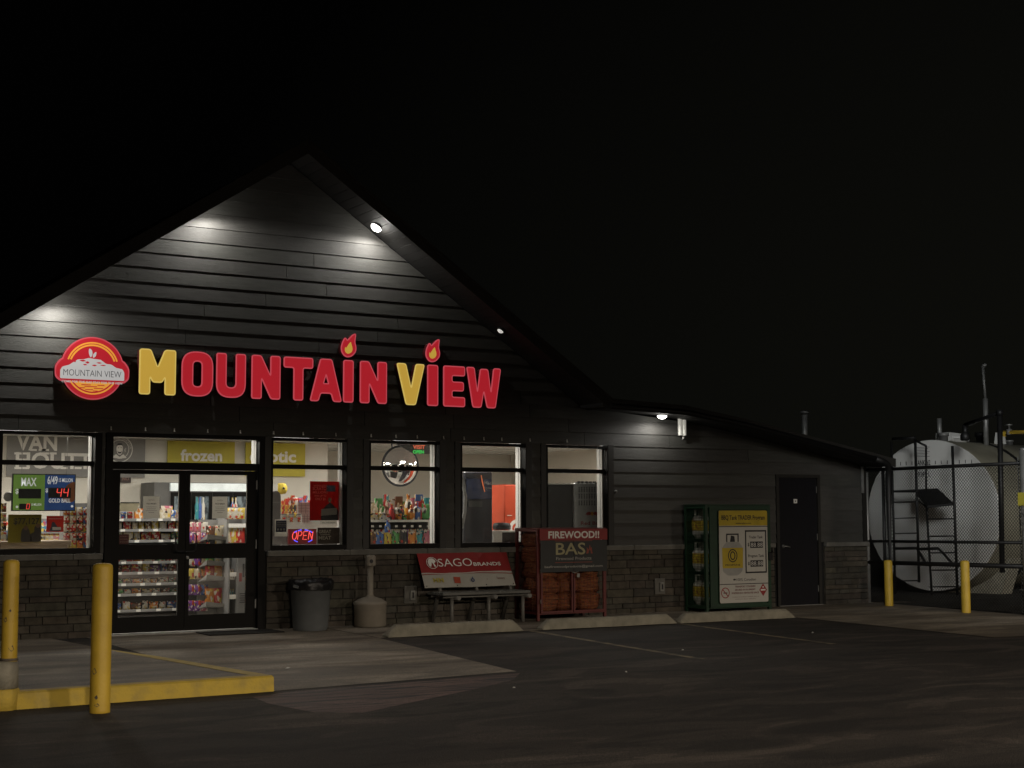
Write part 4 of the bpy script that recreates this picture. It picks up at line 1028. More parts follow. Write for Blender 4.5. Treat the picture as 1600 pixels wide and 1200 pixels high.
# bottles inside
def gas_bottle():
    mb = MB(); mb.lathe([(.09, 0), (.10, .02), (.10, .035), (.125, .05), (.145, .09), (.147, .12), (.147, .29), (.135, .33), (.09, .365), (.03, .375), (.02, .40), (.02, .42), (.001, .42)], (0, 0, 0), 24)
    me1 = mb.mesh('body', mat('bottle_white', (.72,.71,.66), .45))
    mb = MB(); mb.lathe([(.1478, .125), (.1482, .13), (.1482, .285), (.1478, .29)], (0, 0, 0), 24); me2 = mb.mesh('label_band', mat('bottle_band', (.70,.52,.05), .5, col2=(.40,.16,.05), thr=(.5,.62), scale=22))
    mb = MB()
    for a in range(3):
        q = [rad(a*120+k*12) for k in range(7)]
        for p_, r_ in zip(q[:-1], q[1:]): mb.hexa([(.098*math.cos(p_), .098*math.sin(p_), .355), (.098*math.cos(r_), .098*math.sin(r_), .355), (.103*math.cos(r_), .103*math.sin(r_), .355), (.103*math.cos(p_), .103*math.sin(p_), .355), (.098*math.cos(p_), .098*math.sin(p_), .46), (.098*math.cos(r_), .098*math.sin(r_), .46), (.103*math.cos(r_), .103*math.sin(r_), .46), (.103*math.cos(p_), .103*math.sin(p_), .46)])
    mb.lathe([(.105, .452), (.105, .468), (.094, .468), (.094, .452)], (0, 0, 0), 20); me3 = mb.mesh('collar', mat('bottle_white', (.72,.71,.66), .45))
    return me1, me2, me3
gm = gas_bottle()
rows = {.112: 'bottom', .632: 'middle', 1.152: 'top'}
cols = ['first', 'second', 'third', 'fourth']
for z, rn in rows.items():
    for i in range(4):
        for yy, yn in ((-.46, 'front'), (-.235, 'back')):
            if i > 0 and yn == 'back': continue
            x = GX0+.21+i*.30
            tt = thing('gas_bottle', (x, yy if i == 0 else -.35, z), f'white gas bottle with yellow band, {rn} shelf of the locker, {cols[i]} from the left'+(f', {yn}' if i == 0 else ''), 'gas bottle', 'bottles in the gas locker')
            if i == 0: tt.location.y = -.46 if yn == 'front' else -.20
            tt.location.x = x if i else GX0+.20+(0 if yn == 'front' else .02)
            for nm, me in zip(('body', 'label_band', 'collar'), gm):
                o = place(nm, me, parent=tt); 
                if nm == 'body': pass
                o.scale = (.84, .84, 1)
# =================================================================== FENCE
FX = 18.86
t = thing('chain_link_fence', (FX, -1.7, 0), 'chain link fence with dark rails, from the corner of the store towards the lot', 'fence')
for y, z1, r, nm, mm in ((-.03, 2.34, .030, 'post', m_galv), (-.42, 2.30, .03, 'post', m_dkmetal)):
    mb = MB(); mb.tube([(FX, y, -.05), (FX, y, z1)], r, 12); mb.build(nm, mm, t)
for z, r in ((2.30, .030), (1.065, .026), (.70, .038)):
    mb = MB(); mb.tube([(FX, -.03, z), (FX, -3.42, z+.02)], r, 10); mb.build('rail', m_dkmetal, t)
mb = MB(); mb.tube([(FX+.02, -3.30, 0.0), (FX+.02, -3.30, 2.42)], .010, 6)
for k in range(6): mb.box(FX, FX+.04, -3.42, -3.27, .35+k*.38, .365+k*.38)
mb.build('tension_bar', m_galv, t)
mb = MB(); mb.tube([(FX, -3.43, -.06), (FX, -3.43, 2.52)], .066, 16); mb.lathe([(.070, 2.52), (.05, 2.55), (.001, 2.56)], (FX, -3.43, 0), 16); mb.build('gate_post', m_galv, t)
mb = MB(); L_, Hh, s_p = 3.40, 2.28, .058
nd = int((L_+Hh)/s_p)
for k in range(nd+1):
    c0_ = k*s_p
    for sg_ in (0, 1):
        a0 = max(0, c0_-Hh); a1 = min(L_, c0_)
        if a1-a0 < .02: continue
        za, zb = c0_-a0, c0_-a1
        if sg_: za, zb = Hh-za, Hh-zb
        mb.bar((FX+.004*sg_, -.03-a0, .02+za), (FX+.004*sg_, -.03-a1, .02+zb), .0052, .0052)
mb.build('wire_mesh', m_mesh, t)
# signs on the gate post
t = thing('post_sign', (FX-.07, -3.45, 1.0), 'yellow and white notice on the fence post at the right edge of the picture', 'sign')
mb = MB(); mb.box(FX-.085, FX-.075, -3.62, -3.36, 1.66, 1.86); mb.build('yellow_plate', m_ybd, t)
mb = MB(); mb.box(FX-.085, FX-.075, -3.62, -3.41, 1.28, 1.60); mb.build('white_plate', m_cap, t)
mb = MB(); mb.text('NO', (FX-.0865, -3.50, 1.48), .08, ux=(0, -1, 0)); mb.text('ENTRY', (FX-.0865, -3.51, 1.35), .05, ux=(0, -1, 0)); mb.build('lettering', m_text, t)

# =================================================================== FUEL TANK
PH = rad(79); ax = Vector((math.sin(PH), math.cos(PH), 0)); sd = Vector((math.cos(PH), -math.sin(PH), 0)); TC = Vector((22.0, 1.433, 1.51)); TR = 1.45
t = thing('fuel_tank', (22.0, 1.433, 0), 'huge white ended cylindrical fuel tank lying behind the fence', 'tank')
def ring_pts(r, off, n=72): return [TC+ax*off+(sd*math.cos(2*math.pi*i/n)+UZ*math.sin(2*math.pi*i/n))*r for i in range(n)]
def shell(segs, name, mm, cap0=False, cap1=False, smooth=True, n=72):
    mb = MB(); base = mb.add([p for r, o_ in segs for p in ring_pts(r, o_, n)]); mb.smooth = smooth
    for i in range(len(segs)-1):
        for k in range(n): mb.face((base+i*n+k, base+(i+1)*n+k, base+(i+1)*n+(k+1) % n, base+i*n+(k+1) % n))
    mb.smooth = False
    if cap0: mb.face([base+k for k in range(n)])
    if cap1: mb.face([base+(len(segs)-1)*n+n-1-k for k in range(n)])
    return mb.build(name, mm, t)
shell([(TR, .02), (TR, 10.5)], 'shell', m_tankbody, cap1=True)
shell([(TR-.004, -.012), (TR+.006, 0), (TR+.006, .018)], 'end_plate', m_tankwhite, cap0=True)
for o_ in (1.45, 3.6, 6.4): shell([(TR+.001, o_), (TR+.02, o_+.005), (TR+.02, o_+.11), (TR+.001, o_+.115)], 'strap', m_dkmetal)
Fo = TC-ax*.018; tx = -Vector((-sd.x, -sd.y, 0))   # right-hand direction on the end plate as seen from the camera
mb = MB(); mb.text('TANK #2', Fo+tx*(-.16)+UZ*(.97), .10, tx, UZ, width=.34, bold=.02); mb.text('39287 L', Fo+tx*(-.16)+UZ*(.75), .09, tx, UZ, width=.32, bold=.02)
for k in range(7): mb.bar(Fo+tx*(-.30)+UZ*(1.32-.03*k), Fo+tx*(.0-.03*(k % 3))+UZ*(1.32-.03*k), .008, .003, up=(0, 1, 0))
for i in range(15): 
    p = Fo+tx*(-.92+i*.13)+UZ*.98
    if not -.37 < -.92+i*.13 < .05: mb.bar(p, p+UZ*.07, .012, .004, up=(0, 1, 0))
mb.build('lettering', m_text, t)
for o_ in (.7, 4.8):
    mb = MB(); q = TC+ax*o_; mb.hexa([q+sd*1.0+UZ*(-1.55), q-sd*1.0+UZ*(-1.55), q-sd*1.0+ax*.4+UZ*(-1.55), q+sd*1.0+ax*.4+UZ*(-1.55), q+sd*1.25+UZ*(-.82), q-sd*1.25+UZ*(-.82), q-sd*1.25+ax*.4+UZ*(-.82), q+sd*1.25+ax*.4+UZ*(-.82)]); mb.build('saddle', m_stop, t)
# fittings on top
def top(o_, s_=0): return TC+ax*o_+sd*s_+UZ*math.sqrt(TR*TR-s_*s_)
for o_, r_, h_, nm, mm in ((.5, .10, .16, 'flange', m_galv), (1.0, .22, .10, 'manhole', m_tankwhite), (1.9, .13, .22, 'valve', m_dkmetal), (3.0, .08, .10, 'flange', m_galv)):
    mb = MB(); q = top(o_); mb.lathe([(r_*.8, -.03), (r_*.8, h_*.6), (r_, h_*.6), (r_, h_), (.001, h_)], q, 18); mb.build(nm, mm, t)
q = top(.55, -.12); mb = MB(); mb.tube([q, q+UZ*.46], .045, 12); mb.build('vent_pipe', m_galv, t)
q = top(1.05); mb = MB(); mb.hexa([q+ax*-.35+sd*.02+UZ*.02, q+ax*.35+sd*.02+UZ*.02, q+ax*.35-sd*.3+UZ*.0, q+ax*-.35-sd*.3, q+ax*-.35+sd*.02+UZ*.18, q+ax*.35+sd*.02+UZ*.16, q+ax*.35-sd*.3+UZ*.16, q+ax*-.35-sd*.3+UZ*.18]); mb.build('hatch', m_tankwhite, t)
q = top(2.2, .25); mb = MB(); mb.poly([[(-.13,0),(.13,0),(.09,.24),(-.09,.24)], circ(.02, .11, .035, 12, .06)], q, tx, UZ, depth=.03); mb.build('lifting_lug', m_tankwhite, t)
# =================================================================== PIPES ABOVE THE TANK
def P3(px, py, X): return atX(px, py, X)
t = thing('vent_stack', P3(1541, 690, 23.4), 'tall thin grey vent stack rising behind the fuel tank', 'pipe')
mb = MB(); a = P3(1535.5, 572, 23.4); b_ = P3(1541, 640, 23.4); c_ = P3(1541, 700, 23.4); mb.tube([a, b_+(a-b_)*.25], .028, 8); mb.tube([b_+(a-b_)*.25, c_], .05, 10); mb.tube([a-UZ*.02+tx*-.03, a+UZ*.03+tx*.07], .035, 8); mb.build('pipe', m_galv, t)
t = thing('fill_pipe', P3(1566, 940, 20.6), 'dark fill pipe rising past the tank and bending down to a valve', 'pipe')
k1, k2, k3 = P3(1508, 664, 21.2), P3(1562, 645, 20.7), P3(1566, 895, 20.6)
mb = MB(); mb.tube([P3(1508, 684, 21.2), k1], .05, 10); mb.tube([k1, k2], .035, 10); mb.tube([k2+UZ*.03, k3], .045, 10); mb.build('pipe', m_dkmetal, t)
mb = MB(); mb.lathe([(.07, -.1), (.09, -.08), (.09, .0), (.06, .05), (.03, .10)], P3(1508, 680, 21.2), 12); mb.build('valve', m_dkmetal, t); mb = MB(); mb.lathe([(.06, -.05), (.06, .05)], k2, 12); mb.build('elbow', m_dkmetal, t)
t = thing('yellow_pipe', P3(1570, 676, 21.8), 'yellow gas pipe with elbow at the right edge above the tank', 'pipe')
mb = MB(); mb.tube([P3(1569, 682, 21.8), P3(1570, 675, 21.8), P3(1600, 675.5, 21.6), P3(1625, 676, 21.4)], .035, 10); mb.build('pipe', m_yellow, t)
mb = MB(); mb.lathe([(.05, -.05), (.05, .05)], P3(1577, 675, 21.75), 10); mb.lathe([(.02, .05), (.02, .12), (.06, .12), (.06, .14)], P3(1577, 675, 21.75), 10); mb.build('valve', m_galv, t)
# =================================================================== LADDER AND PLATFORM AT THE TANK END
LX = 21.3
t = thing('access_ladder', P3(1440, 920, LX), 'black steel ladder frame with a small tread platform before the tank end', 'ladder')
def rail(p, q, r=.022, nm='stile', X=LX, X2=None):
    mb = MB(); mb.tube([P3(*p, X), P3(*q, X2 or X)], r, 8); mb.build(nm, m_dkmetal, t)
rail((1393, 690), (1399, 930)); rail((1430, 688), (1436, 910), .026); rail((1447, 780), (1456, 930)); rail((1447, 697), (1447, 768), .02); rail((1488, 697), (1496, 930), .026)
rail((1430, 688), (1447, 697), .022, 'handrail'); rail((1395, 686), (1430, 684), .03, 'handrail')
for y in (785, 810, 834, 858, 908): rail((1396, y), (1434, y-1), .012, 'rung')
for y in (811, 838, 864, 891, 917): rail((1451, y), (1493, y-.5), .013, 'rung')
rail((1398, 857), (1432, 856.5), .028, 'brace'); rail((1432, 856.5), (1449, 884), .026, 'brace'); rail((1434, 858), (1466, 857), .028, 'brace'); rail((1466, 857), (1492, 884), .024, 'brace')
rail((1434, 782), (1449, 793), .016, 'brace'); rail((1449, 793), (1449, 812), .02, 'brace')
mb = MB(); c4 = [P3(1396, 766, LX), P3(1465, 763, LX+.25), P3(1490, 785, LX), P3(1449, 790, LX-.25)]
c5 = [P3(1396, 766, LX), P3(1430, 766, LX), P3(1434, 772, LX-.05), P3(1449, 790, LX-.25), P3(1490, 786, LX), P3(1465, 763, LX+.2)]
n = mb.add(c5+[p-UZ*.045 for p in c5]); mb.face([n+i for i in range(6)]); mb.face([n+11-i for i in range(6)])
for i in range(6): mb.face((n+i, n+6+i, n+6+(i+1) % 6, n+(i+1) % 6))
mb.build('platform', m_dkmetal, t)
for (p, nm, lb) in ((at(940, 620), 0, 0),): pass
# flue on the roof, small roof vent
zr = np.interp
t = thing('roof_flue', (16.55, 1.6, 3.0), 'small capped metal flue on the low roof at the right', 'flue')
p0, p1 = at(1257, 690, 1.6), at(1257, 648, 1.6)
t.location = (p0.x, 1.6, 2.75)
mb = MB(); mb.tube([(p0.x, 1.6, 2.7), (p1.x, 1.6, p1.z)], .055, 12); mb.build('pipe', m_galv, t)
mb = MB(); mb.lathe([(.03, 0), (.085, .01), (.085, .03), (.05, .05), (.001, .055)], (p1.x, 1.6, p1.z+.02), 14); mb.build('cap', m_galv, t)

# =================================================================== INSIDE THE STORE
KIN = 2.25
m_lamp = mat('troffer', (.8, .8, .8), .4, emit=(1, .98, .94), estr=1.6)
TL = [(2.6, 1.0), (2.6, 2.7), (4.9, 1.0), (5.0, 2.7), (7.0, .95), (7.2, 2.7), (9.1, .95), (9.2, 2.7), (11.2, 1.0), (11.3, 2.7), (13.3, 1.0), (13.5, 2.7), (15.4, 1.2), (15.4, 2.7)]
for i, (x, y) in enumerate(TL):
    t = thing('ceiling_light', (x, y, 2.77), 'white rectangular ceiling light inside the store', 'ceiling light', 'ceiling lights in the store')
    mb = MB(); mb.box(x-.30, x+.30, y-.30, y+.30, 2.755, 2.786); mb.build('frame', m_white, t)
    mb = MB(); mb.box(x-.27, x+.27, y-.27, y+.27, 2.748, 2.7545); mb.build('diffuser', m_lamp, t)
    area('ceiling_lamp', (x, y, 2.74), (x, y, 0), .54, 17*KIN, (1, .93, .84), parent=t)
# helpers for flat things on a plane y = Y given by their corners in the photograph
def rect(px0, py0, px1, py1, Y):
    a, b, c = at(px0, py0, Y), at(px1, py1, Y), at((px0+px1)/2, (py0+py1)/2, Y)
    return a.x, b.x, b.z, a.z
def board(name, r, Y, m, th=.02, parent=None, label=None, cat=None, group=None):
    x0, x1, z0, z1 = r; mb = MB(); mb.box(x0, x1, Y, Y+th, z0, z1); o = mb.build(name, m, parent)
    if parent is None: tag(o, label, cat, group)
    return o
def lett(parent, name, body, x, z, h, Y, m, width=None, bold=.0, align='C', up=None, lift=.0035):
    mb = MB(); mb.text(body, (x, Y-lift, z), h, width=width, bold=bold, align=align); return mb.build(name, m, parent)
m_ltr = mat('letters_white', (.80, .78, .74), .5, var=.02)
m_bd2 = mat('board_text', (.03, .03, .035), .6)
# --- grey roaster board on the back wall
YB = 4.97
def boardthing(name, r, Y, m, label, cat, th=.03):
    t = thing(name, ((r[0]+r[1])/2, Y, r[2]), label, cat); board('panel', r, Y-th, m, th-.002, parent=t); return t
g0 = at(10, 740, YB-.03); g1 = at(227, 700, YB-.03)
t = boardthing('wall_board', (g0.x, g1.x, 2.16, 2.79), YB, m_panelgrey, 'grey wall board with white letters VAN HOUTTE and a roaster portrait roundel', 'board')
v0, v1 = at(22, 703, YB-.03), at(90, 703, YB-.03)
def plock(txt, px0, px1, pyb, pyt, Y=YB-.03, m=m_ltr, bold=.04, nm='lettering', mirror=False, dep=.0):
    a, b = at(px0, pyb, Y), at(px1, pyb, Y); h = at((px0+px1)/2, pyt, Y).z-at((px0+px1)/2, pyb, Y).z
    mb = MB(); mb.text(txt, ((a.x+b.x)/2, Y-.004-dep, (a.z+b.z)/2), h, width=b.x-a.x, bold=bold); return mb.build(nm, m, t)
plock('VAN', 25, 89, 703, 679, bold=.028); plock('HOUTTE', 24, 160, 731.5, 708, bold=.028)
# slab serifs
mb = MB()
for px in (29, 49, 57, 71.5, 86, 30, 39.5):
    a = at(px, 679.5, YB-.034)
for px, py in ((31,679.3),(46,679.3),(52,703),(66,703),(71,703),(86,679.3),(28,708.5),(40,708.5),(28,731.3),(40,731.3),(71,708.5),(83,708.5),(100,731.3),(122,731.3)):
    a = at(px, py, YB-.034); mb.box(a.x-.055, a.x+.055, YB-.037, YB-.0345, a.z-.016, a.z+.016)
mb.build('serifs', m_ltr, t)
c = at(187, 701, YB-.03); R = .215
mb = MB(); o_ = (c.x+.0, YB-.030, c.z-.01)
mb.poly([circ(0, 0, R, 40), circ(0, 0, R*.94, 40)], o_, depth=.004); mb.poly([circ(0, 0, R*.72, 36), circ(0, 0, R*.68, 36)], o_, depth=.004)
for i, ch in enumerate('MASTER ROASTER'):
    a = rad(150-i*11); rr_ = R*.77; ux = Vector((math.sin(a), 0, -math.cos(a))); uy = Vector((math.cos(a), 0, math.sin(a)))
    if ch != ' ': mb.text(ch, Vector((o_[0], YB-.034, o_[2]))+uy*rr_, .026, ux, uy, bold=.02)
mb.poly([rnd_poly([(-.05,.06),(-.055,-.02),(-.02,-.09),(.02,-.09),(.05,-.03),(.05,.06),(0,.10)], .03)], o_, depth=.004)
mb.poly([rnd_poly([(-.13,-.14),(-.06,-.08),(0,-.125),(.06,-.08),(.12,-.14),(0,-.15)], .01)], o_, depth=.004)
mb.poly([rnd_poly([(.08,-.05),(.10,-.03),(.085,-.01),(.11,.02),(.10,.02),(.075,-.01),(.09,-.03)], .005)], o_, depth=.004)
mb.build('roundel', m_ltr, t)
mb = MB()
for q in ([(-.055,.05),(-.03,.095),(.03,.095),(.055,.05),(.03,.07),(-.03,.065)], [(-.04,-.02),(-.02,-.07),(.02,-.07),(.04,-.02),(.02,-.045),(-.02,-.045)]): mb.poly([rnd_poly(q, .01)], o_, depth=.0055)
for x_ in (-.022, .022): mb.poly([circ(x_, .025, .007, 8)], o_, depth=.0055)
mb.build('portrait_features', m_bd2, t)  # dark print of the portrait: hair, beard and eyes
# --- yellow boards
a, b_ = at(262, 700, YB-.03), at(367, 700, YB-.03)
t = boardthing('wall_board', (a.x, b_.x, 2.40, 2.78), YB, m_ybd, 'yellow wall board reading frozen above the entrance doors', 'board')
plock('frozen', 282, 347, 720, 703, bold=.03)
mb = MB()
a, b_ = at(384, 700, YB-.03), at(477, 700, YB-.03)
t = boardthing('wall_board', (a.x, b_.x, at(450, 744.5, YB).z, 2.78), YB, m_ybd, 'yellow wall board ending in otic, seen through the window right of the doors', 'board')
plock('exotic', 390, 462.5, 721.5, 704, bold=.03)
# --- packs ------------------------------------------------------------
PC = {'red': (.42,.03,.03), 'orange': (.55,.20,.03), 'yellow': (.55,.42,.06), 'white': (.55,.53,.48), 'purple': (.16,.05,.25), 'pink': (.50,.16,.22), 'blue': (.05,.12,.35), 'green': (.08,.28,.08), 'brown': (.14,.06,.03), 'black': (.03,.03,.035), 'teal': (.04,.25,.28), 'cream': (.50,.43,.30)}
_pk = {}
def pack(kind, colr):
    k = (kind, colr)
    if k in _pk: return _pk[k]
    mb = MB(); mb.c = PC[colr]; rs = random.Random(hash(kind) % 97+len(colr))
    if kind == 'bag' or kind == 'bar':   # pillow pouch with crimped ends, unit size (w 1, d .35, h 1)
        mb.smooth = True
        def f(s_):
            def g(u, v):
                x = u-.5; z = v; e = (1-abs(2*u-1)**3)*(1-abs(2*v-1)**4)
                wob = .03*math.sin(v*17+u*5)*math.sin(u*9)
                edge = 1-.05*math.sin(v*math.pi)
                return (x*edge, s_*(.20*e+wob*e), z)
            return g
        mb.grid(8, 8, f(-1)); n = len(mb.v); mb.grid(8, 8, lambda u, v: f(1)(1-u, v))
    elif kind == 'box': mb.bbox(-.5, .5, -.2, .2, 0, 1, .02)
    elif kind == 'bottle': mb.lathe([(.30, 0), (.36, .03), (.36, .55), (.30, .68), (.14, .78), (.13, .88), (.16, .885), (.16, 1), (.001, 1.0)], (0, 0, 0), 14)
    elif kind == 'tub': mb.lathe([(.36, 0), (.42, .05), (.46, .80), (.49, .81), (.49, 1), (.001, 1)], (0, 0, 0), 16)
    me = mb.mesh(f'{kind}', m_pack); _pk[k] = me; return me
KN = {'bag': 'snack_bag', 'bar': 'sweet_packet', 'box': 'carton', 'bottle': 'bottle', 'tub': 'tub'}
KC = {'bag': 'bag', 'bar': 'packet', 'box': 'carton', 'bottle': 'bottle', 'tub': 'tub'}
ORD = ['first', 'second', 'third', 'fourth', 'fifth', 'sixth', 'seventh', 'eighth', 'ninth', 'tenth', 'eleventh', 'twelfth', 'thirteenth', 'fourteenth']
def put(kind, colr, x, y, z, w, h, where, rot=0, d=None, group=None):
    o = place(KN[kind], pack(kind, colr)); o.location = (x, y, z); o.scale = (w, d or w*.8, h); o.rotation_euler = (0, 0, rot)
    return tag(o, f'{colr} {KC[kind]} {where}', KC[kind], group)
rs = random.Random(77)
# --- gondola of sweets behind the left door
GXa, GXb, GY = 5.92, 7.34, 2.0
t = thing('gondola_shelf', (6.63, 2.3, 0), 'tall grey gondola of snacks behind the left entrance door', 'shelf unit')
mb = MB(); mb.box(GXa, GXb, GY+.30, GY+.36, .0, 1.50); mb.box(GXa, GXa+.03, GY+.02, GY+.30, 0, 1.5); mb.box(GXb-.03, GXb, GY+.02, GY+.30, 0, 1.5); mb.box(GXa+.03, GXb-.03, GY+.02, GY+.30, 0, .12); mb.build('back_panel', m_shelfdk, t)
lv = [(1.495, 'top'), (1.345, 'second'), (1.190, 'third'), (.885, 'fourth'), (.735, 'fifth'), (.575, 'sixth'), (.430, 'seventh'), (.205, 'lowest')]
lv.insert(3, (1.04, 'hidden')) 
for z, nm in lv:
    mb = MB(); mb.box(GXa+.032, GXb-.032, GY, GY+.298, z-.022, z-.004); s_ = mb.build('shelf', m_shelf, t)
    mb = MB(); mb.box(GXa+.032, GXb-.032, GY-.012, GY-.0005, z-.036, z+.004); mb.build('price_rail', m_shelf, s_)
    for k in range(5):
        x = GXa+.16+k*.26+rs.uniform(-.05, .05); mb = MB(); mb.box(x-.033, x+.033, GY-.0155, GY-.0125, z-.033, z+.001); mb.build('price_tag', m_wprint, s_)
PAL = [['white','green','cream','blue','red','orange'], ['brown','yellow','white','red','cream','yellow'], ['red','white','green','cream','white','red'], ['green','red','white','red','orange','cream'], ['purple','blue','brown','red','red','yellow'], ['orange','cream','green','brown','orange','cream'], ['white','brown','green','white','orange','cream'], ['orange','white','blue','white','brown','white']]
for li, (z, nm) in enumerate([l for l in lv if l[1] != 'hidden']):
    x = GXa+.05; k = 0
    while x < GXb-.12:
        w = rs.uniform(.085, .17); h = rs.uniform(.085, .125) if li else rs.uniform(.10, .17)
        if li in (5, 6): h *= .65
        kind = 'bar' if li else rs.choice(('box', 'bag', 'tub'))
        if kind == 'tub': h = .10
        put(kind, PAL[li][k % 6], x+w/2, GY+.08+rs.uniform(0, .03), z-.003, w*.97, h, f'on the {nm} shelf of the gondola, {ORD[k]} from the left', rs.uniform(-.12, .12), d=.12, group='packs on the gondola shelves'); x += w+.008; k += 1
        if k > 13: break
# second row behind, on the top
put('box', 'pink', 7.02, GY+.2, 1.49, .22, .19, 'standing upright on top of the gondola, right', group='packs on the gondola shelves')
put('box', 'orange', 6.84, GY+.22, 1.49, .10, .17, 'standing upright on top of the gondola beside the pink one', group='packs on the gondola shelves')
t = thing('wire_basket', (6.42, 2.15, 1.58), 'small cream basket on top of the gondola, left', 'basket')
mb = MB(); mb.hexa([(6.33,2.05,1.60),(6.56,2.05,1.60),(6.56,2.2,1.60),(6.33,2.2,1.60),(6.30,2.0,1.72),(6.59,2.0,1.72),(6.59,2.22,1.72),(6.30,2.22,1.72)]); mb.build('body', mat('basket', (.35,.32,.22), .6), t)
mb = MB(); mb.tube([(6.31,2.0,1.725),(6.58,2.0,1.725)], .008, 6); mb.build('rim', m_dkmetal, t)
# --- cooler behind the doors
a, b_ = at(242, 755, 4.2), at(400, 755, 4.2)
t = thing('drinks_cooler', ((a.x+b_.x)/2, 4.5, 0), 'wide dark drinks cooler with a glowing white header behind the doors', 'cooler')
zt = at(300, 754, 4.2).z; zh = at(300, 767.5, 4.2).z
mb = MB(); mb.box(a.x, b_.x, 4.22, 4.92, 0.01, zt); mb.build('cabinet', mat('cooler_grey', (.09,.088,.085), .5), t)
mb = MB(); mb.box(a.x+.25, b_.x-.01, 4.17, 4.219, zh, zt-.01); mb.build('header', mat('header_lit', (.7,.75,.75), .4, emit=srgb(160,170,172), estr=.55), t)
nd = 4; wd = (b_.x-a.x-.30)/nd
for i in range(nd):
    x0 = a.x+.27+i*wd; mb = MB(); x1 = x0+wd-.02
    mb.box(x0, x0+.05, 4.19, 4.218, .2, zh-.02); mb.box(x1-.05, x1, 4.19, 4.218, .2, zh-.02); mb.box(x0+.05, x1-.05, 4.19, 4.218, zh-.08, zh-.02); mb.box(x0+.05, x1-.05, 4.19, 4.218, .2, .26)
    dr_ = mb.build('door', m_frame, t)
    mb = MB(); mb.box(x0+.052, x1-.052, 4.205, 4.215, .262, zh-.082); mb.build('pane', mat('cooler_pane', (.20,.25,.28), .2, col2=(.05,.06,.07), thr=(.42,.58), scale=4, stretch=(3,1,1.2)), dr_)
    mb = MB(); mb.tube([(x0+.10, 4.17, 1.2), (x0+.10, 4.17, 1.65)], .012, 6); mb.build('handle', m_galv, dr_)
for i, (px, c_) in enumerate(((310,'teal'),(315,'blue'),(320,'white'),(366,'blue'),(371,'white'))):
    p = at(px, 800, 4.0); put('bottle', c_, p.x, 4.08, at(px, 812, 4.08).z, .09, .36, f'upright in front of the cooler, {ORD[i]} from the left')
# small brown notice on the back wall
r = rect(187.5, 740.5, 204, 754.5, YB); t = thing('wall_notice', (r[0], YB, r[2]), 'small dark brown notice high on the wall behind the left door', 'notice'); board('panel', r, YB-.02, mat('notice_brown', (.05,.035,.03), .6), .015, parent=t); lett(t, 'lettering', 'NO', (r[0]+r[1])/2, (r[2]+r[3])/2-.03, .05, YB-.02, mat('notice_text', (.22,.12,.10), .6), bold=.03)
# --- paper notices taped to the door glass
for px0, px1, py0, py1, lb in ((224, 249, 775.5, 810, 'grey paper notice taped inside the left door pane'), (332, 355, 776, 810, 'grey paper notice taped inside the right door pane')):
    r = rect(px0, py0, px1, py1, .085); t = thing('paper_notice', ((r[0]+r[1])/2, .085, r[2]), lb, 'notice', 'notices on the doors')
    board('sheet', r, .084, m_paper, .002, parent=t); cx_ = (r[0]+r[1])/2
    mb = MB(); mb.text('NOTICE', (cx_, .0825, r[3]-.055), .014, width=.08); mb.text('FACE MASKS', (cx_, .0825, r[3]-.105), .018, width=.13, bold=.03)
    for k in range(4): w = (.07, .06, .075, .04)[k]; z = r[3]-.14-k*.025; mb.box(cx_-w, cx_+w, .0825, .0829, z, z+.004)
    mb.build('lettering', m_bd2, t)
r = rect(186, 835, 201, 850, .085); t = thing('door_sticker', (r[0], .085, r[2]), 'dark red sticker low on the left door pane', 'sticker'); board('panel', r, .084, mat('sticker_red', (.10,.012,.010), .5), .002, parent=t)
mb = MB()
for k in range(3): mb.text(('SORRY','NO BIKES','INSIDE')[k], ((r[0]+r[1])/2, .0825, r[3]-.035-k*.035), .016, width=.10, bold=.02)
mb.build('lettering', mat('sticker_text', (.30,.16,.13), .5), t)
# --- racks behind the right door
def wallrack(name, x0, x1, y, z0, z1, nsh, label, cat, m1, m2, d=.35, back=True):
    t = thing(name, ((x0+x1)/2, y+d/2, z0), label, cat); mb = MB()
    if back: mb.box(x0, x1, y+d-.02, y+d, z0, z1)
    mb.box(x0, x0+.02, y+.0, y+d-.021, z0, z1); mb.box(x1-.02, x1, y+.0, y+d-.021, z0, z1); mb.build('frame', m1, t)
    for k in range(nsh):
        z = z0+(z1-z0)*k/nsh+.02; mb = MB(); mb.box(x0+.021, x1-.021, y+.002, y+d-.022, z, z+.015); mb.box(x0+.021, x1-.021, y-.012, y+.001, z, z+.06); mb.build('shelf', m2, t)
    return t
# pegboard of pink and purple bags
a, b_ = at(291, 830, 1.6), at(326, 830, 1.6)
t = thing('peg_rack', ((a.x+b_.x)/2, 1.75, 0), 'dark peg rack hung with pink and purple sweet bags', 'rack')
mb = MB(); mb.box(a.x, b_.x, 1.76, 1.80, .02, at(300, 812, 1.7).z); mb.build('back_panel', m_shelfdk, t)
mb = MB(); mb.box(a.x-.02, b_.x+.02, 1.62, 1.82, .0, .09); mb.build('base', m_shelf, t)
k = 0
for j, py in enumerate((832, 848, 866, 885, 905, 930, 955)):
    for i in range(3):
        px = 299+i*11; p = at(px, py, 1.66); c_ = (('pink','pink','white'),('purple','pink','purple'),('pink','red','pink'),('white','purple','cream'),('yellow','cream','orange'),('purple','purple','blue'),('purple','purple','pink'))[j][i]
        put('bag', c_, p.x, 1.70, p.z, .105, .15, f'hanging on the peg rack, {ORD[j]} row, {ORD[i]} from the left', group='bags on the peg rack')
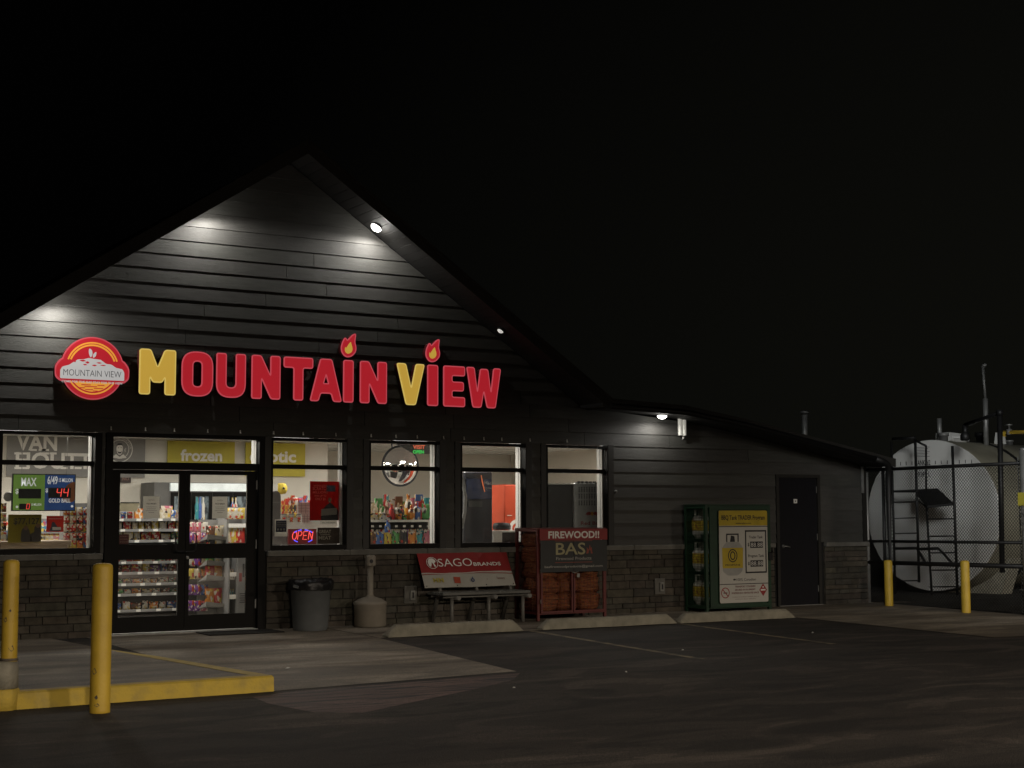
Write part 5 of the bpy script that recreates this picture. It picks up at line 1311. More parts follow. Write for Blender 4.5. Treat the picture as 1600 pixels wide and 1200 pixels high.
# slanted dark bin rack with chips
a, b_ = at(322, 830, 1.4), at(352, 830, 1.4)
t = thing('bin_rack', ((a.x+b_.x)/2, 1.5, 0), 'dark rack with slanted bins of chips behind the right door', 'rack')
mb = MB(); mb.box(b_.x, b_.x+.03, 1.35, 1.75, .02, at(340, 812, 1.4).z); mb.box(a.x, b_.x, 1.72, 1.75, .02, at(340, 812, 1.4).z); mb.build('frame', m_panelgrey, t)
for j, py in enumerate((841, 857, 881, 904, 946)):
    z = at(335, py, 1.38).z; mb = MB(); mb.hexa([(a.x,1.36,z-.01),(b_.x,1.36,z-.03),(b_.x,1.72,z-.06),(a.x,1.72,z-.06),(a.x,1.34,z+.06),(b_.x,1.34,z+.02),(b_.x,1.35,z+.02),(a.x,1.35,z+.06)]); mb.build('bin', m_panelgrey, t)
    for i in range(2):
        c_ = (('brown','cream'),('black','white'),('green','white'),('red','orange'),('orange','red'))[j][i]
        put('bag', c_, a.x+.09+i*.12, 1.46, z, .15, .18 if j < 4 else .24, f'in the slanted bin rack, {ORD[j]} bin from the top, {("left", "right")[i]}', group='bags in the bin rack')
# chips rack in the upper right pane
t = wallrack('chip_shelf', at(352, 800, 2.4).x, at(392, 800, 2.4).x, 2.4, .01, at(370, 792, 2.4).z, 5, 'pale shelf rack of cream chip bags behind the right door', 'rack', m_shelf, m_white)
for j, (py, cc) in enumerate(((811, ('cream','white','yellow')), (848, ('cream','yellow','red')))):
    for i in range(3):
        p = at(357+i*10, py, 2.45); put('bag', cc[i], p.x, 2.48, p.z, .14, (.17, .26)[j], f'on the pale rack, {("upper", "lower")[j]} shelf, {ORD[i]} from the left', group='bags on the pale rack')
# white tower with bottles
x0, x1 = at(357, 900, 1.2).x, at(371, 900, 1.2).x
t = wallrack('bottle_tower', x0, x1, 1.2, .02, at(365, 868, 1.2).z, 3, 'narrow white tower holding small bottles, right door, lower pane', 'rack', m_shelf, m_white, d=.3)
for j, py in enumerate((906, 937)):
    for i in range(3):
        p = at(360.5+i*3.6, py, 1.25); put('bottle', ('white', 'teal')[j], p.x, 1.26, p.z, .05, .15, f'in the white tower, {("upper", "lower")[j]} shelf, {ORD[i]} from the left', group='bottles in the white tower')
r = rect(371, 868, 385.5, 958, 1.18); t = thing('display_stand', ((r[0]+r[1])/2, 1.3, 0), 'light grey printed display stand at the right edge of the right door', 'stand')
mb = MB(); mb.box(r[0]+.005, r[1]+.02, 1.18, 1.5, .01, r[3]); mb.build('cabinet', m_shelf, t)
mb = MB(); mb.box(r[0]+.03, r[0]+.07, 1.176, 1.1795, .60, .72); mb.build('red_print', m_red, t)
mb = MB(); 
for k in range(5): mb.box(r[0]+.04+.01*(k % 2), r[0]+.12, 1.176, 1.1795, .30+k*.03, .312+k*.03)
mb.box(r[0]+.08, r[0]+.11, 1.176, 1.1795, .66, .85); mb.build('black_print', m_bd2, t)

# --- first window: lottery sign, posters, counter and rack
Yl = .42
r = rect(21, 743, 115.5, 795, Yl)
t = thing('lottery_sign', ((r[0]+r[1])/2, Yl, r[2]), 'hanging green and blue lottery jackpot sign with red digits in the first window', 'lottery sign')
xm = at(69.5, 768, Yl).x; z0, z1 = at(21, 797, Yl).z, at(21, 741.5, Yl).z
board('case', (r[0]-.012, r[1]+.012, z0-.012, z1+.012), Yl-.01, m_text, .05, parent=t)
board('green_panel', (r[0], xm, z0, z1), Yl-.014, mat('lot_green', (.16,.26,.05), .5, emit=(.09,.17,.03), estr=.6), .003, parent=t)
board('blue_panel', (xm, r[1], z0, z1), Yl-.014, mat('lot_blue', (.02,.06,.18), .5, emit=(.010,.035,.12), estr=.6), .003, parent=t)
mb = MB(); q = Yl-.0145
mb.poly([rnd_poly([(xm+.22, z0+.10), (r[1], z0+.10), (r[1], z0+.36), (xm+.36, z0+.37), (xm+.26, z0+.31)], .05)], (0, q, 0), depth=.0004); mb.build('gold_print', mat('lot_gold', (.36,.12,.04), .5), t)
def L(px, py): p = at(px, py, Yl-.016); return p.x, p.z
mb = MB()
for (txt, px0, px1, pyb, pyt, b_) in (('MAX', 33, 57, 759, 748.5, .05), ('$', 24, 29, 771, 765, .02), ('6/49', 74, 90, 756, 746, .04), ('15 MILLION', 92, 113.5, 753, 748, .02), ('$', 71, 75, 769, 764, .03), ('GOLD BALL', 76, 110, 785, 780, .04), ('15 MILLION', 49, 64.5, 790, 787, .02)):
    a0, zb = L((px0), pyb); a1, _ = L(px1, pyb); mb.text(txt, ((a0+a1)/2, Yl-.0165, zb), (pyb-pyt)/2335*22.3*1.02, width=a1-a0, bold=min(b_, .025))
m_lotl = mat('lot_letters', (.8,.8,.8), .5, emit=(.30,.30,.30), estr=1.0)
for px, py in ((26.5, 792), (112.5, 791)): a0, zz = L(px, py); mb.poly([circ(a0, zz, .016, 12)], (0, Yl-.0165, 0), depth=.0002)
mb.build('lettering', m_lotl, t)
def disp(px0, py0, px1, py1, name='digit_window'):
    a0, zz1 = L(px0, py0); a1, zz0 = L(px1, py1); mb = MB(); mb.box(a0, a1, Yl-.0195, Yl-.0165, zz0, zz1); return mb.build(name, m_text, t)
disp(29, 763.5, 64, 779); disp(75.5, 762, 110.5, 778); disp(30, 787, 48, 796)
m_led = lit('led_red', (225, 70, 60), 1.3)
def seg7(ch, x, z, w, h, mb, Y):
    on = {'0': 'abcdef', '4': 'fgbc', '8': 'abcdefg'}[ch]; th = w*.17; S7 = {'a': (0, h, w, h), 'd': (0, 0, w, 0), 'g': (0, h/2, w, h/2), 'f': (0, h/2, 0, h), 'e': (0, 0, 0, h/2), 'b': (w, h/2, w, h), 'c': (w, 0, w, h/2)}
    for s_ in on:
        xa, za, xb, zb = S7[s_]; sk = .12
        mb.bar((x+xa+za*sk, Y, z+za), (x+xb+zb*sk, Y, z+zb), th, .003, up=(0, 1, 0))
mb = MB()
for px in (88, 98.5): a0, zz = L(px, 776); seg7('4', a0, zz, .055, .105, mb, Yl-.0215)
a0, zz = L(41, 795); seg7('0', a0, zz, .034, .062, mb, Yl-.0215); mb.build('red_digits', m_led, t)
mb = MB()
for px in (35, 105): a0, zz = L(px, 741); mb.tube([(a0, Yl+.01, z1), (a0, Yl+.01, 2.79)], .003, 5)
mb.build('cables', m_galv, t)
# poster with the prize sum
def poster(name, px0, py0, px1, py1, Y, m, label):
    r = rect(px0, py0, px1, py1, Y); t = thing(name, ((r[0]+r[1])/2, Y, r[2]), label, 'poster'); board('sheet', r, Y, m, .003, parent=t); return t, r
t, r = poster('window_poster', 13, 804, 64, 847.5, .30, thin('poster_olive', (.30,.26,.08)), 'olive poster with the sum $77,127 and two seated figures, first window')
lett(t, 'lettering', '$77,127', (r[0]+r[1])/2+.02, r[3]-.12, .075, .30, m_bd2, width=.32, bold=.025)
mb = MB(); X = lambda u: r[0]+(r[1]-r[0])*u
Z = lambda v: r[2]+(r[3]-r[2])*v
mb.poly([rnd_poly([(X(.38),Z(.02)),(X(.75),Z(.02)),(X(.66),Z(.30)),(X(.62),Z(.50)),(X(.50),Z(.58)),(X(.40),Z(.45))], .03)], (0, .2975, 0), depth=0)
mb.poly([rnd_poly([(X(.68),Z(.02)),(X(.99),Z(.02)),(X(.99),Z(.55)),(X(.88),Z(.66)),(X(.78),Z(.55)),(X(.80),Z(.36)),(X(.66),Z(.32))], .03)], (0, .2975, 0), depth=0); mb.build('printed_figures', mat('fig_dark', (.045,.035,.03), .6), t)
mb = MB(); mb.poly([circ(X(.53), Z(.52), .028, 14)], (0, .2970, 0), depth=0); mb.poly([circ(X(.90), Z(.60), .028, 14)], (0, .2970, 0), depth=0); mb.box(X(.2), X(.8), .2965, .2972, Z(.735), Z(.745)); mb.build('printed_faces', mat('fig_skin', (.20,.11,.07), .6), t)
t, r = poster('window_poster', 73, 806, 99, 831, .30, thin('poster_pink', (.60,.12,.10)), 'pink red poster with a small figure, lower middle of the first window')
mb = MB(); mb.poly([rnd_poly([(X(.15),Z(.05)),(X(.85),Z(.05)),(X(.55),Z(.45)),(X(.45),Z(.62)),(X(.30),Z(.60)),(X(.28),Z(.35))], .01)], (0, .2975, 0), depth=0); mb.build('printed_figure', mat('fig_blue', (.08,.08,.12), .6), t)
mb = MB(); mb.box(X(.35), X(.85), .2965, .2972, Z(.12), Z(.30)); mb.box(X(.1), X(.9), .2965, .2972, Z(.80), Z(.83)); mb.build('printed_card', m_ltr, t)
m_cnt = mat('counter_wood', (.26,.20,.14), .5, var=.12, scale=4, stretch=(.3, 2, 2))
mb = MB(); x0, x1 = at(8, 840, .8).x, at(104, 840, .8).x; mb.bbox(x0-.4, x1, .55, 1.15, 1.16, 1.22, .01); mb.box(x0-.36, x1-.04, .6, 1.1, .01, 1.158)
tag(mb.build('counter', m_cnt), 'pale wooden counter behind the posters of the first window', 'counter')
mb = MB(); mb.smooth = True; p = at(22, 838, .62); mb.lathe([(.001,.0),(.09,.0),(.125,.03),(.13,.07),(.10,.12),(.05,.145),(.001,.15)], (p.x, .72, 1.221), 20); tag(mb.build('bucket', mat('blue_dark', (.03,.06,.11), .5)), 'dark blue round tub on the counter, lower left of the first window', 'tub')
t = thing('hand_mirror', (at(12, 774, .5).x, .5, 1.5), 'small round mirror on an arm at the left of the first window', 'mirror'); p = at(13, 776, .5)
mb = MB(); mb.lathe([(.055, -.004), (.062, 0), (.055, .004)], (p.x, .5, p.z), 24, 'Y'); mb.build('frame', m_galv, t); mb = MB(); mb.tube([(p.x+.05, .5, p.z-.02), (p.x+.14, .5, p.z-.04)], .008, 6); mb.build('arm', m_dkmetal, t)
t = wallrack('candy_rack', at(101, 800, .9).x, at(139, 800, .9).x+.1, .9, .01, at(120, 786, .9).z, 8, 'rack of small hanging packets at the right of the first window', 'rack', m_shelf, m_shelf, d=.25)
k = 0
for j, py in enumerate((805, 818, 831, 845, 857)):
    for i in range(4):
        p = at(104+i*10.5, py, .86); c_ = ('orange','yellow','white','blue','red','cream','black','blue','white','red','brown','yellow','pink','white','black','red','cream','yellow','orange','blue')[k]
        put('bag', c_, p.x, .87, p.z, .085, .105, f'in the first window rack, {ORD[j]} row, {ORD[i]} from the left', group='packets in the first window rack'); k += 1
# left edge rack
for j, py in enumerate((800, 815, 830, 845)): p = at(5.5, py, .5); put('bag', ('brown','cream','black','white')[j], p.x, .5, p.z, .07, .11, f'at the left edge of the first window, {ORD[j]} from the top', group='packets at the left edge')

# --- window right of the doors
t = thing('dispenser', (0, 0, 0), 'grey round topped dispenser at the left of the window with the OPEN sign', 'dispenser'); p = at(424, 800, .7); q = at(439.5, 800, .7); zt = at(430, 768, .7).z; t.location = ((p.x+q.x)/2, .8, 0)
mb = MB(); w = q.x-p.x; mb.poly([[(0, 0), (w, 0), (w, zt-.10)]+[(w/2+w/2*math.cos(a), zt-.10+.10*math.sin(a)) for a in np.linspace(0.1, math.pi-.1, 12)]+[(0, zt-.10)]], (p.x, .72, .01), depth=0, back=-.3); mb.build('body', mat('disp_grey', (.15,.15,.15), .4), t)
mb = MB(); mb.box(p.x, q.x-.01, .715, .7195, zt-.16, zt-.145); mb.build('trim_line', m_shelf, t)
a = at(433, 757, 1.1); mb = MB(); mb.box(a.x-.14, a.x+.01, 1.1, 1.12, a.z-.13, a.z); tag(mb.build('white_card', m_wprint), 'white card leaning above the grey dispenser', 'card')
# shelf of toys and packets
zs = at(470, 800, 1.0).z
t = thing('display_shelf', (at(475, 800, 1.0).x, 1.15, 0), 'red and white stepped shelf of small goods behind the OPEN sign', 'shelf unit')
x0, x1 = at(440, 800, 1.0).x, at(534, 800, 1.0).x
mb = MB(); mb.box(x0, x1, 1.0, 1.3, .01, at(470, 832, 1.0).z); mb.build('cabinet', m_shelf, t)
mb = MB(); mb.box(x0, x1, 1.02, 1.3, at(470, 832, 1.0).z+.001, at(470, 803, 1.0).z-.02); mb.build('back_panel', m_white, t)
mb = MB(); zc = at(470, 803, 1.0).z; mb.box(x0, x1, .98, 1.3, zc-.018, zc); mb.build('shelf', m_shelf, t)
for k, (px, c_, kd) in enumerate(((443,'red','box'),(449,'orange','box'),(455,'brown','box'),(461,'black','box'),(467,'red','box'),(472,'pink','bag'),(478,'blue','bag'))):
    p = at(px, 800, 1.05); put(kd, c_, p.x, 1.08, zc, .052, .13 if kd == 'box' else .17, f'standing on the shelf behind the OPEN window, {ORD[k]} from the left', group='goods on the shelf behind the OPEN sign')
for k in range(6): p = at(444+k*6, 818, .97); put('bar', ('red','cream','red','yellow','red','orange')[k], p.x, .985, at(450, 816-(k % 2)*7, .97).z, .05, .07, f'in the lower row behind the OPEN window, {ORD[k]} from the left', group='goods on the shelf behind the OPEN sign')
p = at(442, 768, 1.2); mb = MB(); mb.smooth = True; mb.lathe([(.001,0),(.06,.01),(.085,.06),(.08,.12),(.05,.16),(.001,.165)], (p.x, 1.25, p.z-.04), 16); mb.smooth = False
tag(mb.build('plush_toy', mat('plush_yellow', (.50,.38,.05), .9, bump=.5)), 'yellow round plush toy peeking over the grey dispenser', 'toy')
for k, px in enumerate((464, 471)): p = at(px, 768, 1.15); put('bag', ('white','blue')[k], p.x, 1.2, zc+.10, .09, .14, f'large, in the back row behind the OPEN window, {("left","right")[k]}', group='goods on the shelf behind the OPEN sign')
for k, (px0, py0, px1, py1, lb) in enumerate(((464.5, 785, 484, 803, 'white lottery ticket rack with a grid of slots, left of the red poster'), (471, 803, 484.5, 818, 'small white card sheet below the ticket rack'))):
    r = rect(px0, py0, px1, py1, .5); t = thing(('ticket_rack', 'price_sheet')[k], (r[0], .5, r[2]), lb, ('rack', 'sheet')[k]); board('panel', r, .5, m_wprint, .01, parent=t)
    mb = MB()
    for q in range(1, 3): mb.box(r[0]+(r[1]-r[0])*q/3-.002, r[0]+(r[1]-r[0])*q/3+.002, .497, .4985, r[2]+.005, r[3]-.005)
    for q in range(1, 4): mb.box(r[0]+.005, r[1]-.005, .4955, .4968, r[2]+(r[3]-r[2])*q/4-.002, r[2]+(r[3]-r[2])*q/4+.002)
    mb.build('grid_lines', m_shelf, t)
t, r = poster('window_poster', 484.5, 752, 529, 813, .20, m_redposter, 'red poster with a man holding a large cheque, right of the OPEN window')
mb = MB(); cx_ = X(.38)
for k, (s_, w_, h_) in enumerate((('WINNERS', .46, .03), ('SCRATCH', .52, .045), ('MILLIONS', .50, .032), ('WIN UP TO', .40, .028), ('ONLY $5', .34, .034))): mb.text(s_, (cx_-.01, .1975, Z(.86-.085*k)), h_, width=(r[1]-r[0])*w_*1.05, bold=.02)
mb.build('lettering', thin('poster_pale', (.85,.45,.40)), t)
mb = MB(); mb.poly([[(X(.56),Z(.74)),(X(.88),Z(.74)),(X(.88),Z(.90)),(X(.56),Z(.90))]], (0, .1975, 0), depth=0); mb.build('printed_ticket', mat('fig_blue', (.08,.08,.12), .6), t)
mb = MB(); mb.poly([rnd_poly([(X(.38),Z(.0)),(X(.98),Z(.0)),(X(.98),Z(.25)),(X(.80),Z(.40)),(X(.70),Z(.46)),(X(.58),Z(.40)),(X(.40),Z(.25))], .02)], (0, .1972, 0), depth=0); mb.build('printed_suit', mat('fig_dark2', (.02,.018,.02), .6), t)
mb = MB(); mb.poly([circ(X(.685), Z(.52), .028, 16, .036)], (0, .1968, 0), depth=0); mb.build('printed_face', mat('fig_skin', (.20,.11,.07), .6), t)
mb = MB(); mb.poly([[(X(.38),Z(.12)),(X(.93),Z(.15)),(X(.94),Z(.32)),(X(.39),Z(.29))]], (0, .1962, 0), depth=0); mb.build('printed_cheque', thin('cheque', (.7,.66,.6)), t)
r = rect(500, 814, 527, 819, .20); t = thing('paper_strip', (r[0], .2, r[2]), 'white strip with small print under the red poster', 'notice'); board('sheet', r, .2, m_paper, .003, parent=t); lett(t, 'lettering', 'HIS MILLION', (r[0]+r[1])/2, r[2]+.012, .02, .2, m_bd2, width=.20)
r = rect(429.5, 811.5, 449, 838, .13); t = thing('window_notice', (r[0], .13, r[2]), 'grey notice with a dark blue panel at the lower left of the OPEN window', 'notice'); board('sheet', r, .13, m_paper, .003, parent=t)
board('blue_panel', (r[0]+.015, r[1]-.015, r[2]+.06, r[3]-.015), .1275, mat('navy', (.012,.014,.035), .5), .002, parent=t)
mb = MB()
for k in range(3): mb.box(r[0]+.03, r[1]-.03, .1265, .1272, r[3]-.05-k*.022, r[3]-.044-k*.022)
for k in range(3): xx = r[0]+.045+k*.045; mb.poly([circ(xx, r[2]+.095, .014, 10)], (0, .1268, 0), depth=0)
mb.build('print', m_paper, t)
# OPEN sign
r = rect(451, 826.5, 494.5, 850, .17); t = thing('open_sign', ((r[0]+r[1])/2, .16, r[2]), 'glowing red and blue OPEN sign at the bottom of the window', 'neon sign')
board('panel', r, .17, mat('open_back', (.05,.004,.004), .3, emit=(.055,.002,.003), estr=1), .03, parent=t)
m_nr = lit('neon_red', (255, 90, 80), 1.25); m_nb = lit('neon_blue', (90, 90, 255), 1.6)
def tubes(strokes, x, z, w, h, m, name, rr_=.0065):
    mb = MB()
    for st in strokes:
        mb.tube([(x+a_*w+b2*h*.14, .155, z+b2*h) for a_, b2 in st], rr_, 6)
    return mb.build(name, m, t)
gx = r[0]+.035; lw = (r[1]-r[0]-.095)/4; zz = r[2]+.065; lh = .11
tubes([[(.5+.38*math.cos(a_), .5+.5*math.sin(a_)) for a_ in np.linspace(0, 2*math.pi, 17)]], gx, zz, lw, lh, m_nr, 'letter')
tubes([[(.12, 0), (.12, 1), (.6, 1), (.8, .85), (.8, .65), (.6, .48), (.12, .48)]], gx+lw, zz, lw, lh, m_nr, 'letter')
tubes([[(.8, 1), (.12, 1), (.12, 0), (.8, 0)], [(.12, .5), (.7, .5)]], gx+2*lw, zz, lw, lh, m_nr, 'letter')
tubes([[(.12, 0), (.12, 1)], [(.12, 1), (.8, 0)], [(.8, 0), (.8, 1)]], gx+3*lw, zz, lw, lh, m_nr, 'letter')
cx_, cz_ = (r[0]+r[1])/2, (r[2]+r[3])/2
for a0_, a1_ in ((125, 145), (98, 118), (62, 82), (35, 55), (215, 240), (298, 325)):
    mb = MB(); mb.tube([(cx_+.165*math.cos(rad(a_)), .152, cz_+.088*math.sin(rad(a_))+.004) for a_ in np.linspace(a0_, a1_, 5)], .007, 6); mb.build('blue_tube', m_nb, t)
r = rect(496.5, 824.5, 534, 849.5, .17); t = thing('meat_sign', ((r[0]+r[1])/2, .17, r[2]), 'dark brown GREAT BEEF MEAT sign right of the OPEN sign', 'sign'); board('panel', r, .17, mat('meat_brown', (.045,.028,.018), .6), .01, parent=t)
mb = MB(); mb.text('GREAT', (cx_+.335, .1665, r[3]-.075), .042, width=.19, bold=.03); mb.text('CANADIAN', (cx_+.335, .1665, r[3]-.105), .018, width=.15, bold=.02); mb.text('MEAT', (cx_+.335, .1665, r[3]-.165), .048, width=.19, bold=.03); mb.build('lettering', mat('meat_text', (.38,.34,.28), .6), t)
board('service_counter', rect(424, 838, 452, 850, .5), .5, m_shelf, .05, label='grey counter front below the blue notice', cat='counter')

# --- window with the convex mirror
p = at(627, 728, 2.2); Rm = 30.3/2335*abs((Vector(p)-Vector(CAM)).dot(Vector(FW)))*1.03
t = thing('convex_mirror', (p.x, 2.2, p.z), 'round convex security mirror in the middle window', 'mirror'); n = 10
mb = MB(); mb.smooth = True; mb.lathe([(Rm*math.sin(rad(40)*k/n)/math.sin(rad(40)), -(.16*(math.cos(rad(40)*k/n)-math.cos(rad(40)))/(1-math.cos(rad(40))))) for k in range(n+1)], (p.x, 2.24, p.z), 48, 'Y')
m_mir = mat('mirror', (.75,.75,.75), .04, 1.0, var=.01); mb.build('glass', m_mir, t)
mb = MB(); mb.lathe([(Rm, .012), (Rm+.012, .004), (Rm+.012, -.012), (Rm, -.006)], (p.x, 2.24, p.z), 48, 'Y'); mb.build('rim', m_text, t)
mb = MB(); mb.tube([(p.x, 2.26, p.z), (p.x+.0, 2.5, p.z+.1), (p.x+.0, 2.55, 2.8)], .015, 8); mb.build('bracket', m_dkmetal, t)
t = thing('hanging_panel', (0, 0, 0), 'grey angled panel with orange and green glowing words, top of the middle window', 'sign'); t.location = at(655, 700, .8)
c4 = [at(619, 693.5, .8), at(674, 693, .8), at(674, 709, .8), at(647, 709, .8)]
mb = MB(); n = mb.add(c4+[v+Vector((0, .03, 0)) for v in c4]); mb.face([n+3, n+2, n+1, n]); mb.face([n+4, n+5, n+6, n+7])
for i in range(4): mb.face((n+i, n+(i+1) % 4, n+4+(i+1) % 4, n+4+i))
mb.build('panel', mat('panel_mid', (.10,.10,.10), .6), t)
a, b_ = at(645, 701, .795), at(664, 701, .795); mb = MB(); mb.text('VISIT', ((a.x+b_.x)/2, .79, a.z), .055, width=b_.x-a.x, bold=.02); mb.build('orange_word', lit('neon_orange', (220, 110, 80)), t)
a, b_ = at(645, 708.5, .795), at(662, 708.5, .795); mb = MB(); mb.text('OPEN', ((a.x+b_.x)/2, .79, a.z), .05, width=b_.x-a.x, bold=.03); mb.build('green_word', lit('neon_green', (70, 200, 90)), t)
zs1 = at(630, 812.5, .55).z; x0, x1 = at(573, 812, .55).x, at(684, 812, .55).x
t = thing('window_gondola', ((x0+x1)/2, .7, 0), 'dark shelf unit full of bottles and bags in the middle window', 'shelf unit')
mb = MB(); mb.box(x0, x1, .86, .90, .01, zs1-.02); mb.build('back_panel', m_shelfdk, t)
mb = MB(); mb.box(x0, x1, .57, .9, zs1-.018, zs1); s_ = mb.build('shelf', m_shelf, t)
mb = MB(); mb.box(x0, x1, .555, .569, zs1-.03, zs1+.004); mb.build('price_rail', m_wprint, s_)
items = [('box','cream',583,.16,.12,.62),('box','yellow',590,.12,.10,.62),('tub','white',597,.14,.12,.60),('bag','green',598,.13,.22,.80),('box','brown',604,.08,.22,.78),('bottle','red',612,.16,.26,.62),('bag','pink',608,.12,.30,.85),('bag','red',621,.13,.33,.85),('tub','white',623,.12,.20,.64),('bottle','black',627,.17,.24,.62),('bag','green',631,.11,.30,.85),('tub','orange',623,.12,.10,.60),('bag','cream',586,.13,.20,.80),('bag','orange',592,.12,.24,.84),('bag','teal',603,.12,.40,.90),('box','brown',617,.10,.34,.88),('bag','cream',634,.12,.26,.84),('bag','red',647,.13,.36,.86),('bag','black',660,.14,.30,.88),('bottle','orange',638,.21,.42,.70),('bottle','orange',643,.17,.24,.60),('bottle','blue',651,.19,.28,.62),('box','red',656,.16,.30,.82),('box','teal',668,.16,.36,.82),('bag','green',667,.20,.26,.62),('tub','green',632,.10,.08,.59),('box','white',604,.12,.07,.585)]
for k, (kd, c_, px, w_, h_, y_) in enumerate(items):
    p = at(px, 812, y_); put(kd, c_, p.x, y_, zs1+.001, w_*.85, h_*.92, f'on the middle window shelf, {"front" if y_ < .7 else "back"} row, item {ORD[k % 14]} from the left' if False else f'on the middle window shelf, {"front" if y_ < .7 else "back"} row', rs.uniform(-.2, .2), group='goods on the middle window shelf')
for k in range(8):
    px = 582+k*12.4; p = at(px, 846, .60); c_ = ('brown','blue','yellow','green','black','orange','teal','pink')[k]
    put('bag', c_, p.x, .62, at(px, 850, .60).z, .125, .19+rs.uniform(-.02, .03), f'hanging under the middle window shelf, {ORD[k]} from the left', rs.uniform(-.1, .1), group='bags hanging in the middle window')
    mb = MB(); q = at(px, 822.5, .58); mb.box(q.x-.02, q.x+.02, .575, .58, q.z-.012, q.z+.018); tag(mb.build('price_tag', m_wprint), f'white price tag above the {c_} bag in the middle window', 'price tag', 'tags in the middle window')
put('bottle', 'blue', at(605.5, 825, .5).x, .5, at(605, 832, .5).z, .12, .18, 'small, hanging in front of the middle window shelf edge')

# --- window with the drinks machine
x0, x1 = at(722, 790, .9).x, at(769.5, 790, .9).x; zt = at(745, 737.5, .9).z
t = thing('drinks_machine', ((x0+x1)/2, 1.2, 0), 'tall dark blue black machine in the fourth window', 'machine')
mb = MB(); mb.bbox(x0+.04, x1, .9, 1.5, .01, zt, .012); mb.build('cabinet', mat('machine_dark', (.022,.022,.028), .35, var=.2, scale=3), t)
mb = MB(); mb.box(x0+.08, x1-.03, .885, .899, at(745, 780, .9).z, at(745, 748, .9).z); mb.build('window_panel', mat('machine_navy', (.02,.028,.07), .25), t)
mb = MB(); mb.box(x0+.10, x1-.2, .87, .884, at(745, 792, .9).z, at(745, 783, .9).z); mb.build('tray', mat('tray_grey', (.06,.06,.06), .4), t)
mb = MB(); a = at(752, 765, .86); 
for k in range(4): mb.bar((a.x+.012*k, .86, a.z+.22-.05*k), (a.x+.02+.014*k, .86, a.z+.10-.045*k), .014, .004, up=(0, 1, 0))
mb.build('orange_marks', lit('mark_orange', (190, 105, 60), .8), t)
lb_ = MB(); b0, b1 = at(757, 757, .86), at(769, 757, .86); lb_.text('Mac', (b0.x+.06, .86, b0.z), .05, width=.13); lb_.text('Express', (b0.x+.06, .86, b0.z-.07), .035, width=.13); lb_.build('lettering', m_paper, t)
t = thing('swoosh_panel', (x0, .86, 1.2), 'pale curved edge panel left of the dark machine', 'panel'); 
mb = MB(); pts = [at(722.5, 738, .84), at(727, 757, .84), at(730, 775, .84), at(729, 800, .84), at(724, 826, .84)]
for p_, q_ in zip(pts[:-1], pts[1:]): mb.hexa([p_, q_, q_+Vector((-.0, .02, 0)), p_+Vector((0, .02, 0)), p_+Vector((-.05, 0, 0)), q_+Vector((-.05, 0, 0)), q_+Vector((-.05, .02, 0)), p_+Vector((-.05, .02, 0))])
mb.build('edge', m_shelf, t)
r = rect(788, 757, 818, 826, 1.6); t = thing('red_cooler', ((r[0]+r[1])/2, 1.9, 0), 'bright red drinks cooler with white swirl lettering, fourth window', 'cooler')
mb = MB(); mb.bbox(r[0], r[1]+.3, 1.6, 2.2, .01, r[3], .02); mb.build('cabinet', mat('cooler_red', (.50,.07,.03), .4, var=.05), t)
c = at(808, 826, 1.59); mb = MB(); mb.poly([arc_band(.09, .15, 40, 320)], (c.x, 1.595, c.z), depth=0); mb.poly([arc_band(.02, .05, -60, 200)], (c.x, 1.595, c.z), depth=0); mb.build('swirl', m_ltr, t)
mb = MB(); a = at(795, 806, 1.59); mb.box(a.x-.03, a.x+.06, 1.59, 1.595, a.z, a.z+.012); mb.build('handle', m_ltr, t)
r = rect(770.5, 767.5, 787, 810, 2.0); t = thing('menu_screen', ((r[0]+r[1])/2, 2.0, r[2]), 'blue topped dark panel between machine and red cooler', 'screen'); board('panel', r, 2.0, mat('screen_dark', (.05,.05,.05), .4, col2=(.2,.2,.18), thr=(.6,.7), scale=16), .03, parent=t)
board('blue_top', (r[0], r[1], at(778, 784.5, 2.0).z, r[3]), 1.996, mat('screen_blue', (.02,.09,.30), .4), .003, parent=t)
x0, x1 = at(771, 835, 1.2).x, at(806, 835, 1.2).x; t = thing('serving_counter', ((x0+x1)/2, 1.4, 0), 'white topped serving counter in the fourth window', 'counter')
mb = MB(); z = at(785, 829, 1.2).z; mb.box(x0+.16, x1+.3, 1.22, 1.7, .01, z-.03); mb.build('cabinet', mat('cab_dark', (.05,.045,.045), .5), t); mb = MB(); mb.box(x0, x0+.159, 1.2, 1.7, .01, z-.03); mb.build('side_panel', m_white, t); mb = MB(); mb.bbox(x0-.01, x1+.3, 1.18, 1.72, z-.029, z, .006); mb.build('worktop', m_white, t)
mb = MB(); mb.smooth = True; p = at(784, 822, 1.45); mb.lathe([(.001, -.06), (.14, -.055), (.15, 0), (.13, .05), (.05, .06), (.001, .06)], (p.x, 1.45, z+.065), 20); tag(mb.build('dark_lid_pot', m_text), 'dark lidded pot on the white serving counter', 'pot')

